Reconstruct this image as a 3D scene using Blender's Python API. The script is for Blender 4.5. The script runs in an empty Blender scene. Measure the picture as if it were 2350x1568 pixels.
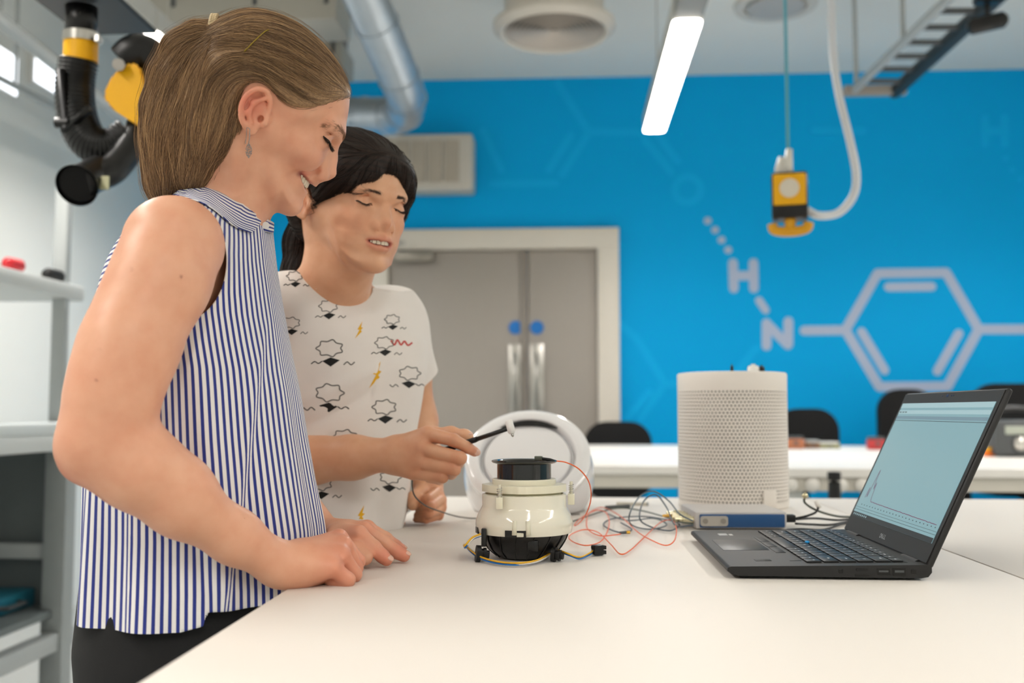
import bpy, bmesh, math, random
import numpy as np
from mathutils import Vector, Matrix
from mathutils.bvhtree import BVHTree

scene = bpy.context.scene
COL = scene.collection
random.seed(7)
RNG = np.random.default_rng(7)

# ------------------------------------------------------------------ camera
FPX = 2285.0                      # focal length in pixels of the 2350x1568 frame
CAM_POS = np.array([0.0, 0.0, 1.085])
YAW, PITCH = math.radians(3.25), math.radians(4.0)
FWD = np.array([-math.sin(YAW) * math.cos(PITCH), math.cos(YAW) * math.cos(PITCH), math.sin(PITCH)])
RIGHT = np.array([math.cos(YAW), math.sin(YAW), 0.0])
UP = np.cross(RIGHT, FWD)
cam_data = bpy.data.cameras.new('camera')
cam_data.sensor_width = 36.0
cam_data.lens = 36.0 * FPX / 2350.0
cam_data.clip_start = 0.02
cam_data.dof.use_dof = True
cam_data.dof.focus_distance = 1.19
cam_data.dof.aperture_fstop = 3.8
cam = bpy.data.objects.new('camera', cam_data)
COL.objects.link(cam)
cam.matrix_world = Matrix(((RIGHT[0], UP[0], -FWD[0], CAM_POS[0]),
                           (RIGHT[1], UP[1], -FWD[1], CAM_POS[1]),
                           (RIGHT[2], UP[2], -FWD[2], CAM_POS[2]), (0, 0, 0, 1)))
scene.camera = cam

# ------------------------------------------------------------------ world, exposure
world = bpy.data.worlds.new('world')
world.use_nodes = True
scene.world = world
world.node_tree.nodes['Background'].inputs[0].default_value = (0.9, 0.95, 1.0, 1)
world.node_tree.nodes['Background'].inputs[1].default_value = 0.25
scene.view_settings.view_transform = 'Standard'
scene.view_settings.look = 'None'
scene.view_settings.exposure = 0.0
scene.view_settings.gamma = 1.0
scene.view_settings.use_curve_mapping = False
LAMP_POWER = 20.0                 # watts of each ceiling luminaire
LAMP_COLOR = (1.0, 0.955, 0.91)
LAMP_GLOW = 14.0                  # luminance of each diffuser

cy_ = scene.cycles
cy_.max_bounces, cy_.diffuse_bounces, cy_.glossy_bounces, cy_.transmission_bounces, cy_.transparent_max_bounces = 5, 4, 2, 3, 4
cy_.adaptive_threshold = .03
cy_.caustics_reflective = cy_.caustics_refractive = False
cy_.sample_clamp_indirect = 4.0

# ------------------------------------------------------------------ helpers: rays
def U(px, py, d):
    """World point seen at pixel (px, py), d metres along the view axis."""
    return CAM_POS + d * (FWD + RIGHT * ((px - 1175.0) / FPX) - UP * ((py - 784.0) / FPX))
def ray(px, py):
    return FWD + RIGHT * ((px - 1175.0) / FPX) - UP * ((py - 784.0) / FPX)
def T(px, py, z=0.9):
    r = ray(px, py)
    return CAM_POS + r * ((z - CAM_POS[2]) / r[2])
def WY(px, py, Y):
    r = ray(px, py)
    return CAM_POS + r * (Y / r[1])
def WX(px, py, X):
    r = ray(px, py)
    return CAM_POS + r * (X / r[0])
def depth_of(p):
    return float(np.dot(np.asarray(p) - CAM_POS, FWD))

# ------------------------------------------------------------------ helpers: materials
MATS = {}
def lin(c):
    if isinstance(c, str):
        c = tuple(int(c[i:i + 2], 16) / 255 for i in (0, 2, 4))
        c = tuple((x / 12.92 if x <= .04045 else ((x + .055) / 1.055) ** 2.4) for x in c)
    return tuple(c)
def mat(name, color, rough=.5, metal=0., var=.04, scale=30., bump=0., bscale=200., spec=.5, coat=0., trans=0.,
        sss=0., sss_r=(.01, .004, .002), emit=None, estr=0., stretch=None, ior=1.45, sheen=0.):
    if name in MATS: return MATS[name]
    m = bpy.data.materials.new(name); m.use_nodes = True
    nt = m.node_tree; b = nt.nodes['Principled BSDF']
    c = lin(color)
    tc = nt.nodes.new('ShaderNodeTexCoord')
    mp = nt.nodes.new('ShaderNodeMapping'); nt.links.new(tc.outputs['Object'], mp.inputs[0])
    if stretch: mp.inputs['Scale'].default_value = stretch
    nz = nt.nodes.new('ShaderNodeTexNoise'); nz.inputs['Scale'].default_value = scale; nz.inputs['Detail'].default_value = 4
    nt.links.new(mp.outputs[0], nz.inputs['Vector'])
    mx = nt.nodes.new('ShaderNodeMix'); mx.data_type = 'RGBA'
    mx.inputs[6].default_value = tuple(max(0, x * (1 - var)) for x in c) + (1,)
    mx.inputs[7].default_value = tuple(min(1, x * (1 + var)) for x in c) + (1,)
    nt.links.new(nz.outputs[0], mx.inputs[0])
    nt.links.new(mx.outputs[2], b.inputs['Base Color'])
    b.inputs['Roughness'].default_value = rough
    b.inputs['Metallic'].default_value = metal
    b.inputs['Specular IOR Level'].default_value = spec
    b.inputs['IOR'].default_value = ior
    b.inputs['Coat Weight'].default_value = coat
    b.inputs['Coat Roughness'].default_value = .08
    b.inputs['Transmission Weight'].default_value = trans
    b.inputs['Sheen Weight'].default_value = sheen
    if sss:
        b.inputs['Subsurface Weight'].default_value = sss
        b.inputs['Subsurface Radius'].default_value = sss_r
        b.inputs['Subsurface Scale'].default_value = 1.0; b.subsurface_method = 'BURLEY'
    if emit:
        b.inputs['Emission Color'].default_value = lin(emit) + (1,)
        b.inputs['Emission Strength'].default_value = estr
    if bump:
        n2 = nt.nodes.new('ShaderNodeTexNoise'); n2.inputs['Scale'].default_value = bscale; n2.inputs['Detail'].default_value = 3
        nt.links.new(mp.outputs[0], n2.inputs['Vector'])
        bp = nt.nodes.new('ShaderNodeBump'); bp.inputs['Strength'].default_value = bump; bp.inputs['Distance'].default_value = .001
        nt.links.new(n2.outputs[0], bp.inputs['Height']); nt.links.new(bp.outputs[0], b.inputs['Normal'])
    if emit: m.cycles.emission_sampling = 'NONE'
    MATS[name] = m
    return m

# ------------------------------------------------------------------ helpers: objects
def tag(o, label=None, cat=None, group=None, kind=None):
    if label: o['label'] = label
    if cat: o['category'] = cat
    if group: o['group'] = group
    if kind: o['kind'] = kind
    return o
def empty(name, loc=(0, 0, 0), rz=0., parent=None):
    o = bpy.data.objects.new(name, None); COL.objects.link(o)
    o.empty_display_size = .05
    o.location = loc; o.rotation_euler = (0, 0, rz)
    if parent: o.parent = parent
    return o
def thing(name, label, cat, loc=(0, 0, 0), rz=0., group=None, kind=None):
    return tag(empty(name, loc, rz), label, cat, group, kind)
def link(name, me, material, parent=None, smooth=False):
    o = bpy.data.objects.new(name, me); COL.objects.link(o)
    if material is not None and not me.materials: me.materials.append(material)
    if smooth:
        me.polygons.foreach_set('use_smooth', np.ones(len(me.polygons), dtype=bool))
    if parent: o.parent = parent
    return o
def obj(name, bm, material, parent=None, smooth=False, angle=None, loc=None):
    me = bpy.data.meshes.new(name)
    bmesh.ops.recalc_face_normals(bm, faces=bm.faces)
    bm.to_mesh(me); bm.free()
    o = link(name, me, material, parent, smooth or angle is not None)
    if angle is not None and hasattr(me, 'set_sharp_from_angle'):
        me.set_sharp_from_angle(angle=math.radians(angle))
    if loc is not None: o.location = loc
    return o
def mesh_np(name, V, F, material, parent=None, smooth=True):
    me = bpy.data.meshes.new(name)
    V = np.asarray(V, dtype=np.float32); F = np.asarray(F, dtype=np.int32)
    me.vertices.add(len(V)); me.vertices.foreach_set('co', V.ravel())
    k = F.shape[1]
    me.loops.add(F.size); me.loops.foreach_set('vertex_index', F.ravel())
    me.polygons.add(len(F)); me.polygons.foreach_set('loop_start', np.arange(0, F.size, k, dtype=np.int32))
    me.update(calc_edges=True)
    me.validate()
    return link(name, me, material, parent, smooth)
def BM(): return bmesh.new()
def box(bm, c, s, rot=None, bevel=0., seg=2):
    r = bmesh.ops.create_cube(bm, size=1.0)
    M = Matrix.Translation(Vector(c)) @ (rot.to_4x4() if rot is not None else Matrix()) @ Matrix.Diagonal((s[0], s[1], s[2], 1))
    bmesh.ops.transform(bm, matrix=M, verts=r['verts'])
    if bevel > 0:
        es = list({e for v in r['verts'] for e in v.link_edges})
        bmesh.ops.bevel(bm, geom=es, offset=bevel, segments=seg, affect='EDGES', profile=.5)
    return bm
def cyl(bm, a, b, ra, rb=None, n=24, cap=True):
    a = Vector(a); b = Vector(b); rb = ra if rb is None else rb
    r = bmesh.ops.create_cone(bm, cap_ends=cap, segments=n, radius1=ra, radius2=rb, depth=(b - a).length)
    q = (b - a).to_track_quat('Z', 'Y')
    bmesh.ops.transform(bm, matrix=Matrix.Translation((a + b) / 2) @ q.to_matrix().to_4x4(), verts=r['verts'])
    return bm
def lathe(bm, prof, n=48, c=(0, 0, 0), close=False):
    """prof: list of (r, z) turned around the z axis."""
    rings = []
    for r, z in prof:
        if r < 1e-6: rings.append([bm.verts.new((c[0], c[1], c[2] + z))])
        else: rings.append([bm.verts.new((c[0] + r * math.cos(2 * math.pi * i / n), c[1] + r * math.sin(2 * math.pi * i / n), c[2] + z)) for i in range(n)])
    pairs = list(zip(rings[:-1], rings[1:])) + ([(rings[-1], rings[0])] if close else [])
    for A, B in pairs:
        for i in range(n):
            j = (i + 1) % n
            if len(A) == 1 and len(B) == 1: continue
            if len(A) == 1: bm.faces.new((A[0], B[i], B[j]))
            elif len(B) == 1: bm.faces.new((A[i], A[j], B[0]))
            else: bm.faces.new((A[i], A[j], B[j], B[i]))
    return bm
def spline(pts, n=8, closed=False):
    """Catmull-Rom through the points (numpy rows)."""
    P = [np.asarray(p, float) for p in pts]
    out = []
    m = len(P)
    segs = m if closed else m - 1
    for i in range(segs):
        if closed: p0, p1, p2, p3 = P[(i - 1) % m], P[i], P[(i + 1) % m], P[(i + 2) % m]
        else:
            p1, p2 = P[i], P[i + 1]
            p0 = P[i - 1] if i > 0 else 2 * p1 - p2
            p3 = P[i + 2] if i + 2 < m else 2 * p2 - p1
        for k in range(n):
            t = k / n
            out.append(.5 * ((2 * p1) + (-p0 + p2) * t + (2 * p0 - 5 * p1 + 4 * p2 - p3) * t * t + (-p0 + 3 * p1 - 3 * p2 + p3) * t ** 3))
    if not closed: out.append(P[-1])
    return out
def tube(bm, pts, r, n=8, closed=False, cap=True):
    """Sweep a circle along pts; r is a number or a list."""
    pts = [Vector(p) for p in pts]; m = len(pts)
    rs = r if hasattr(r, '__len__') else [r] * m
    up = None; rings = []
    for i in range(m):
        if closed: d = (pts[(i + 1) % m] - pts[i - 1]).normalized()
        else: d = (pts[min(i + 1, m - 1)] - pts[max(i - 1, 0)]).normalized()
        if up is None:
            up = Vector((0, 0, 1)) if abs(d.z) < .9 else Vector((1, 0, 0))
        s = d.cross(up).normalized(); up = s.cross(d).normalized()
        rings.append([bm.verts.new(pts[i] + (s * math.cos(2 * math.pi * k / n) + up * math.sin(2 * math.pi * k / n)) * rs[i]) for k in range(n)])
    R = list(zip(rings[:-1], rings[1:])) + ([(rings[-1], rings[0])] if closed else [])
    for A, B in R:
        for k in range(n):
            j = (k + 1) % n
            bm.faces.new((A[k], A[j], B[j], B[k]))
    if cap and not closed:
        bm.faces.new(rings[0][::-1]); bm.faces.new(rings[-1])
    return bm
def prism(bm, poly, z0, z1, M=None):
    """Extrude a 2-D polygon between z0 and z1; M maps to the target frame."""
    M = M or Matrix()
    a = [bm.verts.new(M @ Vector((x, y, z0))) for x, y in poly]
    b = [bm.verts.new(M @ Vector((x, y, z1))) for x, y in poly]
    n = len(poly)
    bm.faces.new(a[::-1]); bm.faces.new(b)
    for i in range(n):
        j = (i + 1) % n
        bm.faces.new((a[i], a[j], b[j], b[i]))
    return bm
def rrect(w, h, r, n=4):
    out = []
    for cx, cy, a0 in ((w / 2 - r, h / 2 - r, 0), (-w / 2 + r, h / 2 - r, 90), (-w / 2 + r, -h / 2 + r, 180), (w / 2 - r, -h / 2 + r, 270)):
        for k in range(n + 1):
            a = math.radians(a0 + 90 * k / n)
            out.append((cx + r * math.cos(a), cy + r * math.sin(a)))
    return out
def capsule2(a, b, r, n=6):
    """2-D rounded bar outline from a to b."""
    a = np.array(a, float); b = np.array(b, float); d = b - a; t0 = math.atan2(d[1], d[0])
    out = []
    for c, s in ((b, -90), (a, 90)):
        for k in range(n + 1):
            t = t0 + math.radians(s + 180 * k / n)
            out.append((c[0] + r * math.cos(t), c[1] + r * math.sin(t)))
    return out

# lettering meshes are made first, while the scene is still empty
FC = {}
def text_mesh(s, size):
    key = (s, size)
    if key not in FC:
        cu = bpy.data.curves.new('text', 'FONT'); cu.body = s; cu.size = size; cu.align_x = 'CENTER'; cu.align_y = 'CENTER'; cu.extrude = .00003; cu.resolution_u = 2
        to = bpy.data.objects.new('text_source', cu); COL.objects.link(to)
        dg = bpy.context.evaluated_depsgraph_get()
        me = bpy.data.meshes.new_from_object(to.evaluated_get(dg)); me.name = 'lettering'
        bpy.data.objects.remove(to); bpy.data.curves.remove(cu); me.materials.clear()
        FC[key] = me
    return FC[key]
for s_ in list("ZXCVBNMASDFGHJKLQWERTYUIOP1234567890-=,./;'[]#`"): text_mesh(s_, .0048)
for s_ in ['Ctrl', 'fn', 'win', 'alt', 'prt', 'ctrl', 'pg', 'up', 'shift', 'caps', 'enter', 'tab', 'back', 'esc', 'home', 'end', 'del'] + ['F%d' % k for k in range(1, 13)]: text_mesh(s_, .0034)
for s_ in 'DEL': text_mesh(s_, .0085)
# ================================================================== the room
ROOM = dict(x0=-2.75, x1=4.2, y0=-3.2, y1=6.5, z1=3.3)
M_blue = mat('blue_wall_paint', '00abee', rough=.6, var=.02, scale=3, bump=.05, bscale=150, spec=.15)
M_white = mat('white_wall_paint', 'eef0ec', rough=.6, var=.015, scale=4, bump=.05, bscale=150)
M_ceil = mat('ceiling_paint', 'f3f1ea', rough=.75, var=.02, scale=3)
M_floor = mat('vinyl_floor', 'b4b6b3', rough=.35, var=.06, scale=18)
M_mural = mat('mural_white_vinyl', 'b4c2de', rough=.45, var=.01)
M_mural2 = mat('mural_pale_blue_vinyl', '0cb4f4', rough=.6, var=.01, spec=.15)
M_frame = mat('door_frame_paint', 'e3dcd0', rough=.45, var=.02)
M_door = mat('door_grey_laminate', 'a39c94', rough=.5, var=.03, scale=6, stretch=(8, 8, 1))
M_steel = mat('brushed_steel', 'c9c6c0', rough=.3, metal=1., var=.04, stretch=(1, 1, 20))
M_galv = mat('galvanised_duct', 'b9c3cc', rough=.38, metal=.9, var=.12, scale=14)
M_black = mat('black_plastic', '0d0d0e', rough=.35, var=.1)
M_blackmatte = mat('black_matte_plastic', '121213', rough=.6, var=.1)
M_grey = mat('grey_powder_coat', 'a9aeae', rough=.45, var=.03)
M_lgrey = mat('light_grey_powder_coat', 'd5d8d6', rough=.45, var=.02)
M_dgrey = mat('dark_grey_metal', '4d5052', rough=.5, var=.05)
M_yellow = mat('safety_yellow_plastic', 'f2b300', rough=.45, var=.03)
M_offwhite = mat('offwhite_plastic', 'e9e6df', rough=.4, var=.015)
M_lamp = mat('lamp_diffuser', 'ffffff', rough=.5, emit='fff7ec', estr=LAMP_GLOW)

R = ROOM
def plane_box(name, c, s, m, parent=None, kind='structure'):
    o = obj(name, box(BM(), c, s), m, parent)
    if parent is None: tag(o, kind=kind)
    return o
cx, cy = (R['x0'] + R['x1']) / 2, (R['y0'] + R['y1']) / 2
sx, sy = R['x1'] - R['x0'], R['y1'] - R['y0']
plane_box('floor', (cx, cy, -.05), (sx + .4, sy + .4, .1), M_floor)
plane_box('ceiling', (cx, cy, R['z1'] + .05), (sx + .4, sy + .4, .1), M_ceil)
wall_back = plane_box('wall_back', (cx, R['y1'] + .05, R['z1'] / 2), (sx + .2, .1, R['z1']), M_blue)
plane_box('wall_left', (R['x0'] - .05, cy, R['z1'] / 2), (.1, sy, R['z1']), M_white)
plane_box('wall_right', (R['x1'] + .05, cy, R['z1'] / 2), (.1, sy, R['z1']), M_white)
plane_box('wall_front', (cx, R['y0'] - .05, R['z1'] / 2), (sx, .1, R['z1']), M_white)
tag(plane_box('baseboard_back', ((.42 + R['x1']) / 2, R['y1'] - .008, .06), (R['x1'] - .42, .016, .12), M_lgrey), kind='structure')

# ---- mural on the back wall: every stroke is a thin vinyl piece of its own
def wpt(px, py):
    p = WY(px, py, R['y1']); return (p[0], p[2])
MW = Matrix(((1, 0, 0, 0), (0, 0, -1, R['y1']), (0, 1, 0, 0), (0, 0, 0, 1)))
def stroke(name, pts, w, m=M_mural, parent=wall_back, z=.002):
    """Polyline of round-ended bars; pts in photo pixels; w in metres; one mesh."""
    bm = BM()
    q = [wpt(*p) for p in pts]
    for k, (a, b) in enumerate(zip(q[:-1], q[1:])):
        prism(bm, capsule2(a, b, w / 2), 0, z + .0002 * k, MW)
    return obj(name, bm, m, parent)
HW = .055
stroke('mural_letter_h', [(1683, 604), (1683, 662)], .058); 
bm = BM()
for a, b in (((1682, 604), (1684, 662)), ((1729, 604), (1730, 662)), ((1684, 633), (1729, 633))):
    prism(bm, capsule2(wpt(*a), wpt(*b), .03), 0, .002 + .0002 * random.random(), MW)
bpy.data.objects.remove(bpy.data.objects['mural_letter_h'])
obj('mural_letter_h', bm, M_mural, wall_back)
bm = BM()
for a, b in (((1759, 742), (1759, 794)), ((1760, 744), (1808, 792)), ((1809, 738), (1809, 790))):
    prism(bm, capsule2(wpt(*a), wpt(*b), .03), 0, .002 + .0002 * random.random(), MW)
obj('mural_letter_n', bm, M_mural, wall_back)
stroke('mural_bond_line', [(1742, 690), (1757, 712)], .05)
stroke('mural_bond_line', [(1846, 759), (1940, 758)], .06)
stroke('mural_bond_line', [(2250, 756), (2420, 756)], .06)
hexp = [(1940, 758), (2014, 628), (2171, 626), (2246, 756), (2174, 887), (2018, 888)]
for i in range(6):
    stroke('mural_ring_side', [hexp[i], hexp[(i + 1) % 6]], .06, z=.002 + .0001 * i)
stroke('mural_double_bond', [(2039, 659), (2138, 658)], .056)
stroke('mural_double_bond', [(1977, 762), (2030, 850)], .056)
stroke('mural_double_bond', [(2200, 766), (2151, 852)], .056)
for p in ((1624, 507), (1641, 528), (1656, 551), (1671, 574), (2308, 364), (2324, 390), (2342, 412)):
    q = wpt(*p); bm = BM()
    prism(bm, capsule2((q[0] - .001, q[1]), (q[0] + .001, q[1]), .024 if p[0] < 2000 else .018), 0, .002, MW)
    obj('mural_dot', bm, M_mural if p[0] < 2000 else M_mural2, wall_back)
# pale ghost pattern
GZ = .001
for pts in ([(1108, 300), (1150, 390)], [(1130, 422), (1275, 420)], [(1290, 400), (1355, 300)], [(1260, 390), (1310, 310)],
            [(1350, 300), (1280, 190)], [(1352, 302), (1470, 304)], [(1480, 320), (1540, 395)], [(1510, 310), (1555, 370)],
            [(1425, 745), (1460, 775), (1525, 880)], [(1525, 882), (1560, 882)], [(1520, 890), (1470, 960)], [(1490, 900), (1440, 960)],
            [(1695, 850), (1735, 800)], [(1870, 300), (1980, 300)], [(2260, 270), (2260, 330)], [(2305, 270), (2305, 330)], [(2260, 300), (2305, 300)]):
    GZ += .0003
    stroke('mural_ghost_line', pts, .05, M_mural2, z=GZ)
q = wpt(1578, 435)
bm = BM()
ring = [(q[0] + .085 * math.cos(a), q[1] + .085 * math.sin(a)) for a in np.linspace(0, 2 * math.pi, 33)]
for k, (a, b) in enumerate(zip(ring[:-1], ring[1:])): prism(bm, capsule2(a, b, .024, 3), 0, .001 + .00002 * k, MW)
obj('mural_ghost_ring', bm, M_mural2, wall_back)

# ---- double door
d1 = empty('door_1', (-.45, R['y1'], 0)); tag(d1, kind='structure')
fx0, fx1, ix0, ix1, zt, zi = -1.32, .33, -1.18, .19, 2.275, 2.14
def dpart(name, c, s, m, parent=d1, bevel=.004):
    o = obj(name, box(BM(), (c[0] + .45, c[1] - R['y1'], c[2]), s, bevel=bevel), m, parent, angle=40); return o
Yf = R['y1'] - .03
dpart('door_frame_jamb', ((fx0 + ix0) / 2, Yf, zt / 2), (ix0 - fx0, .1, zt), M_frame)
dpart('door_frame_jamb', ((fx1 + ix1) / 2, Yf, zt / 2), (fx1 - ix1, .1, zt), M_frame)
dpart('door_frame_head', ((fx0 + fx1) / 2, Yf - .001, (zt + zi) / 2), (fx1 - fx0 - .002, .1, zt - zi), M_frame)
mx = -.268
for a, b in ((ix0, mx - .004), (mx + .004, ix1)):
    dpart('door_leaf', ((a + b) / 2, R['y1'] - .015, zi / 2), (b - a - .006, .05, zi - .01), M_door, bevel=.006)
dpart('door_meeting_strip', (mx - .02, R['y1'] - .045, zi / 2), (.05, .012, zi - .02), mat('door_meeting_strip', '8c857e', rough=.5))
M_dsign = mat('blue_door_sign', '1673c4', rough=.4)
for px in (1183, 1232):
    p = WY(px, 752, R['y1'] - .045)
    bm = BM(); lathe(bm, [(0, 0), (.045, 0), (.045, .004), (0, .004)], 24)
    o = obj('door_sign', bm, M_dsign, d1); o.location = (p[0] + .45, -.042, p[2]); o.rotation_euler = (math.pi / 2, 0, 0)
    a = WY(px, 790, R['y1'] - .05); b = WY(px, 960, R['y1'] - .05)
    dpart('push_plate', (a[0], R['y1'] - .043, (a[2] + b[2]) / 2), (.09, .006, a[2] - b[2]), M_steel)
    bm = BM()
    top, bot = (a[0] + .45, -.1, a[2] - .06), (a[0] + .45, -.1, b[2] + .05)
    tube(bm, [(top[0], -.045, top[2]), top, bot, (bot[0], -.045, bot[2])], .012, 10)
    obj('pull_handle', bm, M_steel, d1, smooth=True)
p = WY(950, 590, R['y1'] - .07)
dpart('door_closer', (p[0], R['y1'] - .08, p[2]), (.26, .06, .065), mat('door_closer_metal', '9a948a', rough=.4, metal=.6), bevel=.008)
bm = BM(); tube(bm, [(p[0] + .35, -.1, p[2] + .03), (p[0] + .2, -.16, p[2] + .06), (p[0] + .42, -.06, p[2] + .1)], .01, 8)
obj('closer_arm', bm, M_steel, d1)

# ---- air handling unit on the wall
p0 = WY(905, 437, R['y1'] - .2); p1 = WY(1085, 305, R['y1'] - .2)
vt = thing('wall_vent_unit', 'pale wall-mounted ventilation grille unit above the grey double doors', 'vent', ((p0[0] + p1[0]) / 2 - .15, R['y1'] - .1, p0[2]))
w_, h_ = p1[0] - p0[0] + .3, p1[2] - p0[2]
M_vent = mat('vent_casing', 'cfcac0', rough=.5)
obj('casing', box(BM(), (0, 0, h_ / 2), (w_, .2, h_), bevel=.02), M_vent, vt, angle=40)
for k in range(6):
    bm = BM(); box(bm, (-w_ / 2 + .08 + (k + .5) * (w_ - .16) / 6, -.105, h_ / 2), ((w_ - .16) / 6 - .018, .014, h_ * .74), bevel=.004)
    obj('grille_panel', bm, mat('vent_grille', 'b5ac9e', rough=.55), vt)

# ---- linear luminaires
def luminaire(x, y0, y1, label, nearcap=False):
    t = thing('linear_lamp', label, 'lamp', (x, (y0 + y1) / 2, 2.585), 0, 'linear lamps under the ceiling')
    L = y1 - y0; w = .112
    bm = BM(); box(bm, (0, 0, .052), (w + .004, L + .02, .09), bevel=.004)
    obj('housing', bm, mat('lamp_housing_grey', 'c9c8c2', rough=.45), t)
    bm = BM(); prism(bm, rrect(w, L, .03, 5), 0, .012)
    obj('diffuser', bm, M_lamp, t)
    for s in (-1, 1):
        bm = BM(); cyl(bm, (0, s * L * .35, .09), (0, s * L * .35, R['z1'] - 2.585), .004, n=6)
        obj('suspension_wire', bm, M_steel, t)
    bm = BM(); box(bm, (0, -L / 2 - .167, .052), (w, .3, .088), bevel=.004)
    obj('joint_section', bm, mat('lamp_joint_grey', '8f8f8b', rough=.45) if x > 0 else mat('lamp_joint_pale', 'c9c8c2', rough=.45), t)
    ld = bpy.data.lights.new('linear_lamp_light', 'AREA'); ld.shape = 'RECTANGLE'; ld.size = w; ld.size_y = L
    ld.energy = LAMP_POWER; ld.color = LAMP_COLOR; ld.spread = math.radians(150)
    lo = bpy.data.objects.new('lamp_light', ld); COL.objects.link(lo); lo.parent = t; lo.location = (0, 0, -.003)
LX = (-1.68, .465, 2.61)
LY = ((-1.95, -.40), (-.02, 1.53), (1.88, 3.43), (3.77, 5.32))
who = {(0, 3): 'bright linear ceiling lamp partly hidden behind the person in stripes', (1, 3): 'bright white linear lamp hanging in front of the blue wall'}
for i, x in enumerate(LX):
    for j, (a, b) in enumerate(LY):
        if i == 1 and j in (1, 2): continue
        row = ('row beside the white wall', 'middle row', 'row beyond the laptop')[i]
        luminaire(x, a, b, who.get((i, j), 'linear lamp overhead in the %s, %s from the blue wall' % (row, ('fourth', 'third', 'second', 'nearest')[j])))

# ---- round ceiling diffusers
c = T(1272, 66, 2.99)
t = thing('round_diffuser', 'large round drum air diffuser under the ceiling beside the lamp', 'air diffuser', (c[0], c[1], 2.96), 0, 'round ceiling diffusers')
M_dif = mat('diffuser_paint', 'd8d2c8', rough=.5)
obj('duct_drum', lathe(BM(), [(.25, .34), (.25, .05)], 48), M_dif, t, smooth=True)
obj('rim', lathe(BM(), [(.26, .06), (.305, .05), (.305, .03), (.27, 0), (.25, .012), (.25, .05)], 64, close=True), M_dif, t, angle=30)
for r in np.arange(.03, .25, .024):
    obj('louvre_ring', lathe(BM(), [(r, .03), (r + .018, .012), (r + .02, .014), (r + .004, .034)], 48, close=True), mat('diffuser_louvre', 'c9c1b8', rough=.5), t, angle=40)
obj('back_plate', lathe(BM(), [(0, .04), (.25, .04), (.25, .045), (0, .045)], 48), mat('diffuser_back', '8f8a83', rough=.6), t)
c = T(1780, 8, R['z1'])
t = thing('flush_round_diffuser', 'smaller round flush diffuser in the ceiling above the pendant socket', 'air diffuser', (c[0], c[1], R['z1']), 0, 'round ceiling diffusers')
obj('rim', lathe(BM(), [(.17, 0), (.17, -.02), (.22, -.02), (.225, 0)], 48), M_dif, t, angle=30)
obj('plate', lathe(BM(), [(0, -.03), (.15, -.03), (.155, -.02), (0, -.012)], 48), mat('diffuser_plate', 'b9b6b2', rough=.5), t, angle=30)

# ---- galvanised duct that comes down and turns
duct = thing('spiral_duct', 'galvanised round duct angling down from the ceiling towards the wall', 'duct', tuple(U(935, 235, 5.0)))
o_ = np.array(duct.location)
pts = [U(770, -150, 4.3), U(850, 20, 4.55), U(915, 175, 4.85), U(932, 232, 5.0), U(915, 262, 5.15), U(860, 268, 5.3), U(740, 262, 5.6)]
bm = BM(); sp = spline([p - o_ for p in pts], 10)
tube(bm, sp, .1, 24); obj('duct_run', bm, M_galv, duct, smooth=True)
for k in range(4, len(sp) - 2, 8):
    bm = BM(); tube(bm, [sp[k], sp[k] + (sp[k + 1] - sp[k]) * .25], .106, 24); obj('duct_band', bm, M_galv, duct, angle=40)

# ---- services boxed in under the ceiling behind the woman
for k, (a, b, zz, m, lab) in enumerate((((600, 15), (790, 60), 5.0, 'b9b6ac', 'upper pale boxed duct under the ceiling behind the person in stripes'), ((640, 130), (800, 160), 5.6, 'a7a79f', 'lower pale boxed duct under the ceiling behind the person in stripes'))):
    p, q = U(a[0], a[1], zz), U(b[0], b[1], zz)
    t = thing('ceiling_box_duct', lab, 'duct', ((p[0] + q[0]) / 2 - .3, (p[1] + q[1]) / 2, (p[2] + q[2]) / 2))
    L = abs(q[0] - p[0]) + .6
    obj('duct_body', box(BM(), (0, 0, 0), (L, .3, abs(p[2] - q[2]) + .06), bevel=.008), mat('duct_paint_%d' % k, m, rough=.55), t, angle=40)
    for s in (-.3, .1, .45):
        obj('hanger_strap', box(BM(), (s * L, 0, (R['z1'] - t.location.z) / 2), (.02, .31, R['z1'] - t.location.z)), M_dgrey, t)

# ---- cable tray gantry with a spot lamp, upper corner
tr = thing('cable_tray', 'dark ladder cable tray hanging below the ceiling near the blue wall', 'cable tray', tuple(T(2000, 212, 2.8)))
o_ = np.array(tr.location)
A0, A1 = T(1955, 212, 2.8), T(2235, -60, 2.8); B0, B1 = T(2052, 212, 2.8), T(2345, -60, 2.8)
bm = BM(); tube(bm, [A0 - o_, A1 - o_], .022, 8); obj('side_rail', bm, M_grey, tr)
bm = BM(); tube(bm, [B0 - o_, B1 - o_], .036, 8); obj('side_rail', bm, mat('tray_dark', '2a3033', rough=.5), tr)
for k in range(9):
    f = k / 8
    bm = BM(); tube(bm, [A0 + (A1 - A0) * f - o_, B0 + (B1 - B0) * f - o_], .014, 6); obj('rung', bm, M_dgrey, tr)
bm = BM(); box(bm, (A0 + B0) / 2 - o_ + np.array([0, -.03, 0]), (np.linalg.norm(B0 - A0) + .1, .05, .05), bevel=.005); obj('end_bar', bm, mat('tray_end', '9b948c', rough=.5), tr)
for f in (.05, .5, .95):
    p = A0 + (A1 - A0) * f - o_
    bm = BM(); cyl(bm, p, (p[0], p[1], R['z1'] - 2.8), .012, n=8); obj('drop_rod', bm, M_grey, tr)
p = U(2264, 55, 4.0)
t = thing('track_spotlight', 'small black spotlight hanging below the cable tray', 'spotlight', tuple(p))
bm = BM(); tube(bm, [(-.075, 0, -.012), (-.06, 0, -.01), (.06, -.01, .012), (.075, -.01, .014)], [.018, .033, .033, .02], 16); obj('spot_head', bm, M_black, t, smooth=True)
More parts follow.
